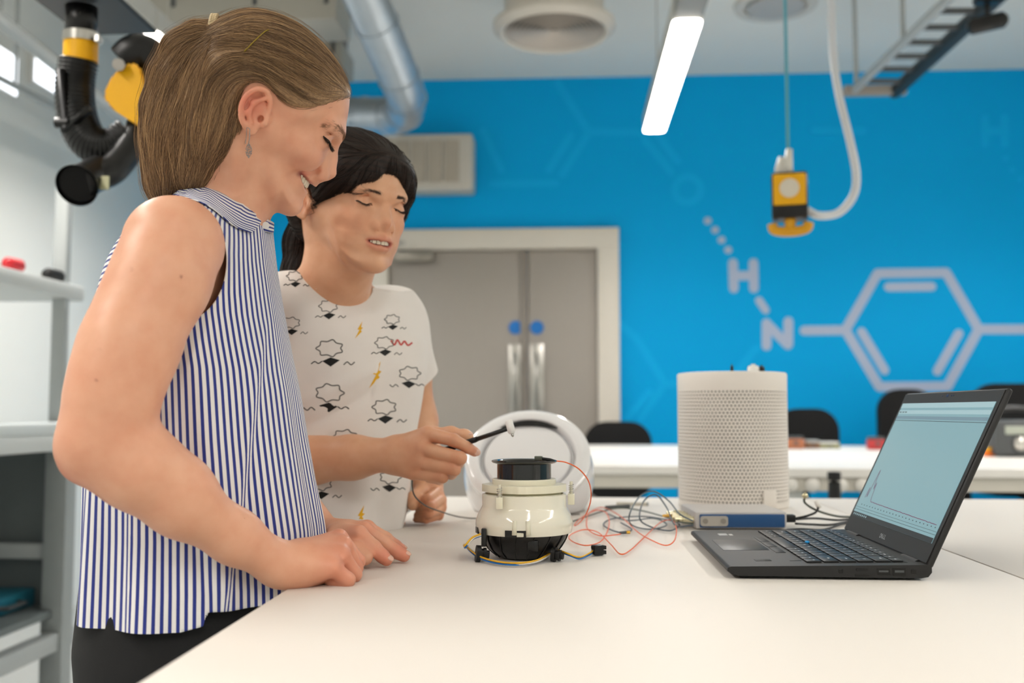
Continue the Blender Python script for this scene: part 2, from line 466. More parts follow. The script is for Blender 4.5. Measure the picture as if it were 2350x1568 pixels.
bm = BM(); cyl(bm, (.005, 0, .02), (.005, 0, R['z1'] - p[2]), .01, n=8); obj('stem', bm, M_black, t)
obj('stem_plate', box(BM(), (.005, 0, .1), (.1, .05, .03), bevel=.006), M_black, t)

# ---- yellow pendant socket and its loop of flex
p = U(1812, 448, 3.2)
t = thing('pendant_socket', 'yellow and black pendant power socket hanging on a cord', 'socket', tuple(p))
o_ = p
obj('box_body', box(BM(), (0, 0, -.008), (.112, .1, .15), bevel=.01), M_black, t, angle=40)
obj('yellow_face', box(BM(), (0, -.052, .008), (.1, .012, .1), bevel=.005), M_yellow, t, angle=40)
bm = BM(); lathe(bm, [(0, 0), (.03, 0), (.03, .008), (.024, .012), (0, .012)], 28)
o = obj('socket_insert', bm, mat('socket_white', 'e5dccb', rough=.4), t, angle=40); o.location = (0, -.057, .01); o.rotation_euler = (math.pi / 2, 0, 0)
bm = BM(); tube(bm, [(0, -.02, -.07), (0, -.02, -.115)], [.02, .016], 12)
tube(bm, spline([(-.055, -.02, -.095), (-.048, -.02, -.115), (0, -.02, -.122), (.048, -.02, -.115), (.057, -.02, -.095)], 5), .016, 10)
obj('pull_handle', bm, mat('pull_handle_yellow', 'e0a21c', rough=.45), t, smooth=True)
for s, h in ((-.028, .125), (-.004, .15)):
    bm = BM(); tube(bm, [(s, 0, .06), (s, 0, .09), (s + .006, 0, h)], [.018, .016, .01], 12); obj('cable_gland', bm, M_offwhite, t, smooth=True)
bm = BM(); tube(bm, [np.array([-.002, 0, .14]), np.array([-.003, 0, R['z1'] - p[2]])], .006, 6); obj('suspension_cord', bm, mat('cord_teal', '5aa5b8', rough=.6), t)
RP = Matrix.Rotation(-math.atan2(p[0], p[1]), 4, 'Z')
for o in t.children: o.matrix_basis = RP @ o.matrix_basis
loop = [U(1850, 482, 3.2), U(1880, 495, 3.2), U(1925, 488, 3.22), U(1958, 450, 3.22), U(1965, 400, 3.22), U(1950, 320, 3.25), U(1926, 220, 3.3), U(1912, 120, 3.35), U(1905, -60, 3.4)]
bm = BM(); tube(bm, spline([q - o_ for q in loop], 8), [.013] * 65, 10); obj('flex_cable', bm, mat('flex_white', 'dfe2e8', rough=.5), t, smooth=True)

# ---- far benches
M_bench = mat('bench_laminate', 'efece6', rough=.35, var=.01)
M_apron = mat('bench_apron', 'd6d1c6', rough=.45, var=.02)
def far_bench(x0, x1, y0, y1, label, sockets=()):
    t = thing('lab_bench', label, 'bench', ((x0 + x1) / 2, (y0 + y1) / 2, 0), 0, 'white benches by the blue wall')
    w, d = x1 - x0, y1 - y0
    obj('worktop', box(BM(), (0, 0, .885), (w, d, .03), bevel=.003), M_bench, t)
    obj('apron', box(BM(), (0, -d / 2 + .03, .8465), (w - .02, .03, .045), bevel=.002), M_apron, t)
    obj('apron', box(BM(), (0, d / 2 - .03, .8365), (w - .02, .03, .065), bevel=.002), M_apron, t)
    for ax in (-1, 1):
        for ay in (-1, 1):
            obj('leg', box(BM(), (ax * (w / 2 - .05), ay * (d / 2 - .06), .43), (.05, .05, .86), bevel=.004), M_lgrey, t)
    for xx in sockets:
        bm = BM(); lathe(bm, [(0, 0), (.022, 0), (.024, .006), (.018, .014), (0, .016)], 20)
        o = obj('round_socket', bm, M_offwhite, t, smooth=True); o.location = (xx - (x0 + x1) / 2, -d / 2 + .012, .845); o.rotation_euler = (math.pi / 2, 0, 0)
    return t
far_bench(-.02, .67, 3.42, 5.55, 'white bench by the wall seen between the dome and perforated cylinder')
far_bench(.69, 3.2, 3.30, 5.45, 'long white bench by the wall behind the open laptop', [WY(px, 1100, 3.3)[0] for px in (1815, 1866, 1930, 1980)])

# ---- chairs behind the far benches
M_chair = mat('chair_black_fabric', '0f0f10', rough=.85, var=.2, bump=.2, bscale=300)
def chair(x, y, top, label, w=.42, tilt=0.):
    t = thing('lab_chair', label, 'chair', (x, y, 0), tilt, 'black chairs along the blue wall')
    bm = BM(); h = .46
    prism(bm, rrect(w, h, .13, 6), -.03, .03, Matrix(((1, 0, 0, 0), (0, 0, -1, .2), (0, 1, 0, top - h / 2), (0, 0, 0, 1))))
    bmesh.ops.bevel(bm, geom=[e for e in bm.edges if e.is_boundary or e.calc_face_angle(0) > 1.2], offset=.02, segments=3, affect='EDGES')
    obj('backrest', bm, M_chair, t, angle=50)
    bm = BM(); prism(bm, rrect(.46, .44, .1, 6), top - .62, top - .55); obj('seat', bm, M_chair, t, angle=50)
    bm = BM(); tube(bm, [(0, .23, top - .3), (0, .25, top - .5), (0, .2, top - .63), (0, 0, top - .64)], .02, 8); obj('back_bracket', bm, M_black, t)
    bm = BM(); cyl(bm, (0, 0, .08), (0, 0, top - .6), .025, n=12); obj('column', bm, M_black, t)
    for k in range(5):
        a = k * 2 * math.pi / 5
        bm = BM(); tube(bm, [(0, 0, .1), (.28 * math.cos(a), .28 * math.sin(a), .07)], [.025, .016], 8); obj('base_leg', bm, M_black, t)
        bm = BM(); cyl(bm, (.28 * math.cos(a), .28 * math.sin(a) - .02, .03), (.28 * math.cos(a), .28 * math.sin(a) + .02, .03), .03, n=14); obj('caster', bm, M_black, t)
    return t
for px, py, Y, lab, w in ((1418, 968, 5.75, 'black chair back beside the double doors', .4), (1853, 938, 5.7, 'black chair back just past the perforated cylinder', .36),
                          (2082, 893, 5.82, 'tallest black chair back, just above the laptop lid', .33), (2318, 880, 5.72, 'black chair back beyond the laptop, furthest from the doors', .42)):
    p = WY(px, py, Y + .17)
    chair(p[0], Y, p[2], lab, w)

# ---- clutter on the far bench
def clutter(name, px, py, Y, size, m, label, cat, extra=None):
    p = WY(px, py, Y); t = thing(name, label, cat, (p[0], Y, .9)); 
    obj('body', box(BM(), (0, 0, size[2] / 2), size, bevel=min(size) * .2), m, t, angle=40)
    if extra: extra(t, size)
    return t
def lidded(m):
    def f(t, s):
        obj('lid', box(BM(), (0, 0, s[2] + .006), (s[0] * .9, s[1] * .9, .012), bevel=.003), m, t)
        obj('catch', box(BM(), (0, -s[1] / 2 - .003, s[2] * .6), (s[0] * .25, .008, s[2] * .3), bevel=.002), M_dgrey, t)
    return f
clutter('parts_tray', 1822, 1010, 5.0, (.09, .08, .05), mat('terracotta_plastic', 'a8694a', rough=.5), 'terracotta coloured parts box on the far bench beside the cylinder', 'box', lidded(M_dgrey))
clutter('parts_tray', 1862, 1010, 5.05, (.07, .07, .03), mat('brown_board', '7c5d46', rough=.6), 'small brown parts box on the far bench next to the terracotta one', 'box', lidded(M_grey))
clutter('parts_tray', 1900, 1012, 5.1, (.1, .08, .02), mat('olive_board', '8a8a5e', rough=.6), 'low olive circuit box on the far bench before the chair', 'box', lidded(M_lgrey))
clutter('parts_tray', 2010, 1010, 4.9, (.08, .06, .05), mat('red_plastic', 'b3373a', rough=.5), 'red parts box on the far bench against the laptop lid', 'box', lidded(M_dgrey))
clutter('parts_tray', 2272, 1010, 4.2, (.05, .04, .025), mat('orange_plastic', 'ee7a1c', rough=.5), 'bright orange little box on the bench just past the laptop', 'box', lidded(M_yellow))
def meter(t, s):
    obj('display', box(BM(), (0, -s[1] / 2 - .002, s[2] * .72), (s[0] * .6, .006, s[2] * .22), bevel=.002), mat('lcd_grey', 'aab0a4', rough=.3), t)
    bm = BM(); lathe(bm, [(0, 0), (.03, 0), (.026, .015), (0, .016)], 20)
    o = obj('dial', bm, M_steel, t, smooth=True); o.location = (0, -s[1] / 2, s[2] * .36); o.rotation_euler = (math.pi / 2, 0, 0)
    bm = BM(); tube(bm, spline([(-.08, 0, s[2] - .01), (-.06, 0, s[2] + .04), (.06, 0, s[2] + .04), (.08, 0, s[2] - .01)], 6), .012, 8); obj('carry_handle', bm, M_black, t)
clutter('bench_instrument', 2325, 1000, 4.2, (.19, .12, .15), M_dgrey, 'dark grey bench instrument with a dial beyond the laptop', 'instrument', meter)
# a black soldering bottle shape seen under the far bench
p = WY(1895, 1090, 3.2)
t = thing('black_gas_bottle', 'slim black bottle standing in front of the far bench apron', 'bottle', (p[0], 3.1, 0))
obj('bottle_body', lathe(BM(), [(0, 0), (.045, 0), (.045, .72), (.02, .8), (.018, .87), (0, .875)], 24), M_black, t, angle=40)
obj('bottle_cap', lathe(BM(), [(0, .875), (.02, .875), (.02, .9), (0, .902)], 20), M_blackmatte, t, angle=40)

# ---- bench with shelf along the white wall
bx, by0, by1 = -1.62, 2.0, 3.35
t = thing('wall_bench', 'pale steel bench with an upper shelf along the white wall', 'bench', (-2.1, (by0 + by1) / 2, 0))
ox, oy = -2.1, (by0 + by1) / 2
def wb(name, c, s, m, bevel=.004): return obj(name, box(BM(), (c[0] - ox, c[1] - oy, c[2]), s, bevel=bevel), m, t, angle=40)
M_wb = mat('bench_pale_blue_white', 'dfe5e5', rough=.4, var=.02)
wb('worktop', (-2.14, oy, 1.03), (1.04, by1 - by0, .035), M_wb)
wb('front_rail', (-1.66, oy, .985), (.05, by1 - by0 - .02, .055), M_lgrey)
wb('upper_shelf', (-1.86, oy, 1.49), (.36, by1 - by0, .05), M_lgrey)
for yy in (by0 + .1, by1 - .08):
    wb('upright_post', (-1.72, yy, 1.45), (.045, .035, .8), M_grey)
    wb('leg', (-1.70, yy, .5), (.075, .07, 1.0), mat('leg_grey', '9aa0a0', rough=.5))
    wb('leg', (-2.6, yy, .5), (.06, .06, 1.0), M_grey)
wb('lower_rail', (-1.70, oy, .33), (.05, by1 - by0, .06), M_grey)
wb('cross_rail', (-2.15, by1 - .08, .62), (.86, .04, .05), M_grey)
M_ub = mat('under_bench_shade_grey', '6c7374', rough=.6)  # darker grey: the dimness under the bench is put into the panel colour
wb('back_panel', (-2.3, oy, .55), (.02, by1 - by0, .9), M_ub)
wb('end_panel', (-2.0, by1 - .02, .68), (.56, .02, .55), M_ub)
wb('under_shelf', (-1.99, oy, .42), (.58, by1 - by0 - .05, .025), M_ub)
p = WX(85, 1190, -2.0)
tap = thing('bench_vice', 'small grey vice hanging under the pale steel bench', 'vice', (-1.78, 2.85, .4325))
obj('vice_body', box(BM(), (0, 0, .16), (.07, .1, .32), bevel=.01), M_lgrey, tap, angle=40)
obj('vice_jaw', box(BM(), (0, 0, .36), (.1, .16, .07), bevel=.012), mat('vice_brass', '8d7f63', rough=.4, metal=.6), tap, angle=40)
bm = BM(); cyl(bm, (0, -.12, .3), (0, .12, .3), .012, n=10); obj('vice_handle', bm, M_dgrey, tap)
for yy, m, lab in ((2.55, M_blackmatte, 'long black bar lying on the low shelf of the pale bench'), (3.15, mat('teal_case', '1f6b80', rough=.5), 'teal and black tool case on the low shelf of the pale bench')):
    q = thing('tool_case', lab, 'case', (-1.95, yy, .4325))
    obj('case_body', box(BM(), (0, 0, .03), (.3, .34, .06), bevel=.01), m, q, angle=40)
    bm = BM(); tube(bm, [(.15, -.06, .03), (.18, -.05, .03), (.18, .05, .03), (.15, .06, .03)], .007, 8); obj('case_handle', bm, M_dgrey, q)
# tools on the shelf
p = WX(165, 608, -1.75)
for px, L, m, lab in ((145, .16, mat('dark_brown_handle', '4d2f22', rough=.5), 'dark brown tool handle on the upper shelf'), (190, .09, mat('red_grip', 'c0202a', rough=.4), 'red tool grip on the upper shelf'), (228, .12, M_blackmatte, 'black tool grip on the upper shelf, nearest the striped shirt')):
    p = WX(px, 610, -1.72)
    q = thing('hand_tool', lab, 'tool', (-1.72, 3.30 - (240 - px) * .0065, 1.515), 0, 'tools on the upper shelf')
    bm = BM(); tube(bm, [(0, -L / 2, .022), (0, -L / 3, .024), (0, L / 3, .024), (0, L / 2, .02)], [.012, .02, .022, .014], 12); obj('grip', bm, m, q, smooth=True)
    bm = BM(); tube(bm, [(-.01, 0, .022), (-.12, 0, .012)], [.008, .005], 8); obj('blade', bm, M_steel, q)

# ---- rails by the white wall
for a, b, zz, r, lab in (((-20, 30), (150, 165), 2.52, .03, 'grey service rail running towards the blue wall by the fume hose'), ((20, 190), (150, 258), 2.62, .016, 'thin pale rail along the top of the white wall')):
    p, q = T(a[0], a[1], zz), T(b[0], b[1], zz)
    t = thing('service_rail', lab, 'rail', tuple((p + q) / 2))
    d = (q - p); ext = d / np.linalg.norm(d)
    bm = BM(); tube(bm, [-d / 2 - ext * .4, d / 2 + ext * 1.2], r, 8); obj('rail_bar', bm, M_grey, t)
    for s in (-.4, .6):
        e = d * s; bm = BM(); cyl(bm, e, (e[0], e[1], R['z1'] - t.location.z), .008, n=6); obj('rail_hanger', bm, M_grey, t)
# bright high-level panes above the rail on the white wall
for k, (px0, px1) in enumerate(((-40, 44), (72, 132))):
    a = WX(px0, 152, R['x0'] + .02); b = WX(px1, 152, R['x0'] + .02); c0 = WX(px1, 190, R['x0'] + .02)
    w = tag(obj('window_%d' % (k + 1), box(BM(), (R['x0'] + .012, (a[1] + b[1]) / 2, (a[2] + c0[2]) / 2 + .03), (.024, abs(b[1] - a[1]), .24), bevel=.004), mat('high_window_frame', 'e8e8e4', rough=.4)), kind='structure')
    obj('window_pane', box(BM(), (R['x0'] + .026, (a[1] + b[1]) / 2, (a[2] + c0[2]) / 2 + .03), (.006, abs(b[1] - a[1]) - .05, .19)), mat('daylit_pane', 'ffffff', rough=.3, emit='f4f8ff', estr=2.2), w)

# ---- fume extraction arm
F0 = U(186, 60, 2.35)
fe = thing('fume_extraction_arm', 'black and yellow articulated fume extraction hose beside the white wall', 'extraction arm', tuple(F0))
def fp(px, py, d): return U(px, py, d) - F0
M_hose = mat('black_corrugated_hose', '0b0b0c', rough=.38, var=.1)
zc = R['z1'] - F0[2]
obj('mount_plate', box(BM(), fp(185, 30, 2.36) + np.array([0, .05, .03]), (.2, .3, .012), bevel=.003), M_black, fe)
obj('ceiling_post', box(BM(), (0, .05, .06 + (zc - .06) / 2), (.12, .12, zc - .06), bevel=.004), M_lgrey, fe)
bm = BM(); tube(bm, [fp(187, 15, 2.35), fp(186, 80, 2.35)], .036, 24); obj('collar', bm, M_black, fe, smooth=True)
bm = BM(); tube(bm, [fp(186, 76, 2.35), fp(186, 98, 2.35)], .041, 28); obj('clamp_band', bm, M_steel, fe, angle=40)
bm = BM(); box(bm, fp(226, 90, 2.33), (.012, .02, .018), bevel=.002); obj('clamp_screw', bm, M_steel, fe)
bm = BM(); tube(bm, [fp(186, 97, 2.35), fp(185, 142, 2.35)], .0385, 28); obj('yellow_sleeve', bm, M_yellow, fe, angle=40)
hose = spline([fp(180, 140, 2.35), fp(172, 200, 2.35), fp(178, 270, 2.34), fp(205, 325, 2.33), fp(255, 340, 2.33), fp(300, 310, 2.34)], 26)
rs = [.043 + .0028 * math.sin(i * 1.6) for i in range(len(hose))]
bm = BM(); tube(bm, hose, rs, 20); obj('corrugated_hose', bm, M_hose, fe, smooth=True)
bm = BM(); tube(bm, [fp(140, 160, 2.3), fp(150, 300, 2.3), fp(205, 250, 2.28)], .011, 8); obj('spring_arm', bm, M_black, fe, smooth=True)
bm = BM(); tube(bm, [fp(128, 282, 2.3), fp(158, 282, 2.3)], .012, 10); obj('tension_knob', bm, M_black, fe)
# yellow joint cover
JM = np.array([fp(290, 222, 2.3)])[0]
poly = [(238, 215), (258, 172), (300, 142), (322, 152), (340, 205), (348, 262), (335, 302), (300, 278), (268, 250), (245, 238)]
bm = BM()
ca = [bm.verts.new(Vector(fp(x, y, 2.285))) for x, y in poly]; cb = [bm.verts.new(Vector(fp(x, y, 2.345))) for x, y in poly]
bm.faces.new(ca[::-1]); bm.faces.new(cb)
for i in range(len(poly)):
    j = (i + 1) % len(poly); bm.faces.new((ca[i], ca[j], cb[j], cb[i]))
bmesh.ops.bevel(bm, geom=list(bm.edges), offset=.006, segments=2, affect='EDGES')
obj('joint_cover', bm, M_yellow, fe, angle=45)
bm = BM(); tube(bm, spline([fp(285, 140, 2.33), fp(312, 118, 2.33), fp(345, 128, 2.34), fp(372, 175, 2.35), fp(380, 240, 2.36)], 6), .04, 20); obj('upper_elbow', bm, M_black, fe, smooth=True)
bm = BM(); cyl(bm, fp(272, 148, 2.26), fp(272, 148, 2.3), .014, n=12); obj('joint_bolt', bm, M_steel, fe)
bm = BM(); tube(bm, spline([fp(345, 240, 2.36), fp(310, 320, 2.33), fp(262, 385, 2.28), fp(215, 408, 2.24), fp(186, 422, 2.2)], 8), .034, 24); obj('lower_arm_tube', bm, M_black, fe, smooth=True)
bm = BM(); tube(bm, [fp(230, 392, 2.27), fp(188, 418, 2.21), fp(176, 426, 2.185)], [.036, .04, .047], 28, cap=False); obj('nozzle', bm, M_black, fe, smooth=True)
bm = BM(); tube(bm, [fp(182, 421, 2.197), fp(181, 422, 2.194)], [.041, .041], 28); obj('nozzle_throat', bm, mat('throat_black', '020202', rough=.9), fe)
bm = BM(); box(bm, fp(240, 420, 2.215), (.02, .006, .03), bevel=.001); obj('warning_sticker', bm, mat('sticker_cream', 'c9c7a0', rough=.5), fe)
# ================================================================== the near tables
TZ = .9
M_top = mat('table_laminate', 'ece6de', rough=.5, var=.008, scale=5, spec=.3)
M_edge = mat('table_edge_band', 'dcd6cd', rough=.4)
def near_table(x0, x1, y0, y1, label):
    t = thing('work_table', label, 'table', ((x0 + x1) / 2, (y0 + y1) / 2, 0), 0, 'white tables in front')
    w, d = x1 - x0, y1 - y0
    obj('tabletop', box(BM(), (0, 0, TZ - .0125), (w, d, .025), bevel=.0015), M_top, t, angle=40)
    for ax in (-1, 1):
        for ay in (-1, 1):
            obj('leg', box(BM(), (ax * (w / 2 - .06), ay * (d / 2 - .08), (TZ - .025) / 2), (.05, .05, TZ - .025), bevel=.004), M_lgrey, t, angle=40)
        obj('side_rail', box(BM(), (ax * (w / 2 - .06), 0, TZ - .055), (.03, d - .2, .055), bevel=.003), M_lgrey, t)
    for ay in (-1, 1):
        obj('end_rail', box(BM(), (0, ay * (d / 2 - .08), TZ - .055), (w - .16, .03, .055), bevel=.003), M_lgrey, t)
near_table(-.294, .501, .32, 2.168, 'white table under the people\'s hands, carrying the cream gadget')
near_table(.504, 1.30, .32, 2.168, 'white table butted against the first one, beyond the laptop')

# ================================================================== the gadget under test
M_cream = mat('cream_resin', 'ece7d0', rough=.28, var=.02, sss=.35, sss_r=(.012, .010, .006), coat=.25)
M_cream2 = mat('cream_translucent', 'f2eddb', rough=.12, var=.01, sss=.3, sss_r=(.012, .010, .006), coat=.6)
M_gloss = mat('gloss_black', '08090c', rough=.12, var=.05, coat=.5)
M_bowl = mat('satin_black_bowl', '0c0c0d', rough=.3, var=.1)
G = U(1203, 1277, 1.262); G[2] = TZ
gd = thing('sensor_housing', 'cream resin housing with black bowl base and glossy black ring on top', 'device', tuple(G))
obj('base_bowl', lathe(BM(), [(0, 0), (.027, 0), (.035, .003), (.0455, .012), (.0535, .025), (.0568, .036), (.0568, .04), (0, .04)], 64), M_bowl, gd, angle=50)
for k in range(16):
    a = 2 * math.pi * (k + .35) / 16
    q = [(r * math.cos(a + (z - .003) * 5), r * math.sin(a + (z - .003) * 5), z) for r, z in ((.0348, .0025), (.0458, .012), (.0538, .025), (.0571, .036))]
    bm = BM(); tube(bm, spline(q, 3), .0007, 5); obj('bowl_rib', bm, M_bowl, gd)
body = [(.0570, .036), (.0600, .0325), (.0608, .035), (.0618, .042), (.0615, .047), (.0590, .055), (.0545, .063), (.0533, .066), (.0533, .080), (.050, .081), (.0495, .064), (.0575, .048), (.0575, .038)]
obj('translucent_shell', lathe(BM(), body, 96, close=True), M_cream2, gd, angle=40)
obj('inner_core', lathe(BM(), [(0, .036), (.0555, .036), (.0555, .05), (.048, .064), (.048, .078), (0, .078)], 64), M_cream, gd, angle=40)
obj('neck_ring', lathe(BM(), [(.03, .078), (.0475, .078), (.0455, .084), (.03, .084)], 64, close=True), mat('cream_shaded_core', 'e2dcb8', rough=.3, sss=.2), gd, angle=40)
bm = BM(); n = 96; prof = []
for i in range(n):
    a = 2 * math.pi * i / n; r = .0515 + (.0022 if abs(math.sin(a * 2)) < .35 else 0)
    prof.append((r * math.cos(a), r * math.sin(a)))
prism(bm, prof, .0835, .0925); bmesh.ops.bevel(bm, geom=[e for e in bm.edges if e.calc_face_angle(0) > 1.2], offset=.0012, segments=2, affect='EDGES')
obj('flange_plate', bm, M_cream, gd, angle=40)
obj('upper_ring', lathe(BM(), [(0, .0925), (.0405, .0925), (.0408, .0985), (.0398, .0995), (0, .0995)], 64), M_cream, gd, angle=40)
obj('black_tube', lathe(BM(), [(.0315, .0995), (.0345, .0995), (.0345, .118), (.0405, .1195), (.0418, .1215), (.0405, .1228), (.035, .1222), (.0315, .119)], 80, close=True), M_gloss, gd, angle=50)
obj('tube_floor', lathe(BM(), [(0, .1), (.032, .1), (.032, .101), (0, .101)], 48), M_black, gd)
def gp(px, py, d): return U(px, py, d) - G
for px, dz in ((1146, 1.213), (1311, 1.27)):
    c = gp(px, 1150, dz)
    obj('spring_lug', box(BM(), (c[0], c[1], .073), (.0085, .0085, .014), bevel=.001), M_cream, gd, angle=40)
    bm = BM(); cyl(bm, (c[0], c[1], .079), (c[0], c[1], .0955), .002, n=12); obj('guide_pin', bm, M_cream, gd)
    hel = [(c[0] + .0032 * math.cos(i * .7), c[1] + .0032 * math.sin(i * .7), .0805 + i * .0003) for i in range(38)]
    bm = BM(); tube(bm, hel, .00045, 5); obj('coil_spring', bm, M_steel, gd, smooth=True)
# windows along the shell's lower edge
for a, w, z, m_ in ((-1.70, .026, .0405, M_bowl), (-1.60, .009, .0395, M_cream), (-2.85, .014, .040, M_bowl)):
    r = .0606
    bm = BM(); box(bm, (0, 0, 0), (.0022 if m_ is M_bowl else .0036, w, .008 if m_ is M_bowl else .005), bevel=.0004)
    o = obj('shell_window', bm, m_, gd); o.location = (r * math.cos(a), r * math.sin(a), z - .004); o.rotation_euler = (0, 0, a)
for a in (-1.72, -1.45):
    bm = BM(); tube(bm, [(.0608 * math.cos(a), .0608 * math.sin(a), .035), (.0600 * math.cos(a), .0600 * math.sin(a), .052)], [.0035, .0028], 10)
    obj('moulded_boss', bm, M_cream, gd, smooth=True)
c = gp(1105, 1235, 1.225); obj('side_clip', box(BM(), (c[0] + .003, c[1], .030), (.006, .009, .022), bevel=.001), M_bowl, gd, angle=40)
c = gp(1223, 1240, 1.209); obj('latch_block', box(BM(), (c[0], c[1] + .004, .021), (.013, .006, .013), bevel=.001), M_bowl, gd, angle=40)
# wiring harness lying in front of the housing
W3 = (('harness_wire_white', 'e6e0d4'), ('harness_wire_yellow', 'e5b023'), ('harness_wire_blue', '1d6fc0'))
path = [np.array(gp(1104, 1228, 1.222)), gp(1085, 1236, 1.215), gp(1068, 1255, 1.21), T(1068, 1273) - G, T(1083, 1285) - G, T(1104, 1292) - G, T(1140, 1299) - G,
        T(1185, 1303) - G, T(1230, 1297) - G, T(1262, 1287) - G, T(1280, 1283) - G, T(1305, 1289) - G, T(1330, 1288) - G, T(1352, 1280) - G, T(1366, 1274) - G]
for k, p in enumerate(path): path[k] = p + np.array([0, 0, 0 if k < 3 else (.012, .01, .006, .004, .004, .004, .007, .010, .009, .004, .004, .006, .008, .008)[min(k - 3, 13)]])
for j, (nm, c) in enumerate(W3):
    sp = spline(path, 8); off = []
    for i, p in enumerate(sp):
        a = j * 2.1 + .35 * math.sin(i * .09)
        off.append(p + np.array([.0012 * math.cos(a), .0012 * math.cos(a * 1.3), .0014 * math.sin(a)]))
    if j == 0: off = off[:80]
    bm = BM(); tube(bm, off, .0011, 7); obj('harness_wire', bm, mat(nm, c, rough=.4), gd, smooth=True)
for px, py, s, ry in ((1101, 1290, .82, .25), (1275, 1290, .72, -.35)):
    c = T(px, py) - G
    bm = BM(); M = Matrix.Translation(Vector((c[0], c[1], .012 * s))) @ Matrix.Rotation(ry, 4, 'Z') @ Matrix.Rotation(.1, 4, 'Y')
    for x0, x1, w, h in ((-.0045, .0005, .012, .0125), (.0005, .004, .007, .008), (.004, .007, .008, .0095), (.007, .011, .005, .006)):
        prism(bm, rrect(h * 2 * s, w * 1.6 * s, min(w, h) * .7 * s, 5), x0 * s * 1.3, x1 * s * 1.3, M @ Matrix.Rotation(math.pi / 2, 4, 'Y'))
    obj('rubber_grommet', bm, mat('grommet_rubber', '0b0b0b', rough=.5), gd, angle=40)
c = T(1371, 1276) - G
R3 = Matrix.Rotation(math.radians(25), 3, 'Z')
cn = obj('plug_connector', box(BM(), (c[0], c[1], .0075), (.0125, .011, .0125), rot=R3, bevel=.0008), M_black, gd, angle=40)
for i in range(3):
    for k in (0, 1):
        d = R3 @ Vector((.008, -.0036 + i * .0036, .0045 + k * .006))
        bm = BM(); box(bm, (c[0] + d.x, c[1] + d.y, d.z), (.005, .003, .0048), rot=R3, bevel=.0003); obj('plug_finger', bm, M_blackmatte, cn)
        d = R3 @ Vector((-.0062, -.0036 + i * .0036, .0045 + k * .006))
        bm = BM(); box(bm, (c[0] + d.x, c[1] + d.y, d.z), (.0008, .0026, .0036), rot=R3); obj('plug_socket', bm, mat('socket_dark', '030303', rough=.8), cn)

# ---- accelerometer on the ring with its orange lead
M_orange = mat('orange_lead', 'f0641e', rough=.4, var=.03)
A0_ = U(1238, 1053, 1.262)
ac = thing('accelerometer_lead', 'thin orange lead from the clip on the black ring, looping over the table', 'cable', (A0_[0], A0_[1], TZ))
o_ = np.array(ac.location)
rr = Matrix.Rotation(math.radians(-12), 3, 'Z')
c = U(1236, 1052, 1.262) - o_
obj('sensor_clip', box(BM(), c, (.0095, .007, .0055), rot=rr, bevel=.0008), mat('clip_grey', '55584c', rough=.4), ac, angle=40)
bm = BM(); tube(bm, [U(1240, 1053, 1.262) - o_, U(1252, 1054, 1.262) - o_, U(1262, 1056, 1.264) - o_, U(1277, 1059, 1.266) - o_], [.0022, .002, .0024, .0012], 10); obj('sensor_plug', bm, M_blackmatte, ac, smooth=True)
lead = [U(1274, 1058, 1.266), U(1300, 1062, 1.28), U(1330, 1078, 1.30), U(1352, 1108, 1.32), U(1356, 1145, 1.34), U(1345, 1180, 1.37), T(1328, 1202, .915), T(1318, 1206, .906), T(1330, 1192, .905), T(1352, 1178, .908),
        T(1372, 1171, .912), T(1392, 1178, .91), T(1398, 1205, .906), T(1382, 1240, .905), T(1350, 1252, .904), T(1322, 1247, .904), T(1306, 1236, .904), T(1312, 1226, .904), T(1340, 1216, .905), T(1372, 1222, .906),
        T(1402, 1250, .905), T(1424, 1272, .904), T(1448, 1262, .903), T(1480, 1232, .903), T(1515, 1200, .906), T(1540, 1194, .91), T(1552, 1212, .912), T(1548, 1240, .908), T(1528, 1252, .905), T(1495, 1240, .904),
        T(1462, 1220, .904), T(1430, 1190, .906), T(1402, 1172, .907), T(1378, 1165, .906), T(1352, 1178, .905), T(1346, 1200, .905), T(1352, 1218, .904), T(1378, 1230, .904), T(1410, 1228, .904), T(1425, 1226, .905)]
bm = BM(); tube(bm, spline([p - o_ for p in lead], 7), .00085, 6); obj('orange_wire', bm, M_orange, ac, smooth=True)

# ---- tangle of grey leads with brass ends
M_lead = mat('grey_lead', '5c6870', rough=.45, var=.05)
M_brass = mat('gold_connector', 'cfa040', rough=.25, metal=1.)
M_green = mat('dark_green_lead', '3a4a3c', rough=.45, var=.05)
def lead_thing(name, label, pts, r, m, ends=(), group='sensor leads on the table'):
    o_ = np.array([pts[0][0], pts[0][1], TZ]); t = thing(name, label, 'cable', tuple(o_), 0, group)
    bm = BM(); tube(bm, spline([p - o_ for p in pts], 8), r, 7); obj('lead_wire', bm, m, t, smooth=True)
    for a, b, ra, rb, mm in ends:
        bm = BM(); tube(bm, [np.asarray(a) - o_, np.asarray(b) - o_], [ra, rb], 12); obj('lead_connector', bm, mm, t, smooth=False)
    return t
lead_thing('sensor_lead', 'grey lead with high loop entering the blue-fronted box', [T(1590, 1196, .92), T(1560, 1180, .93), U(1535, 1150, 1.58), U(1500, 1128, 1.6), U(1468, 1140, 1.6), T(1445, 1180, .93), T(1450, 1205, .905), T(1490, 1215, .904), T(1530, 1205, .906), T(1500, 1190, .906), T(1440, 1195, .905), T(1395, 1180, .904)], .0012, M_lead,
           ((T(1540, 1184, .918), T(1522, 1184, .916), .0028, .0022, M_brass),))
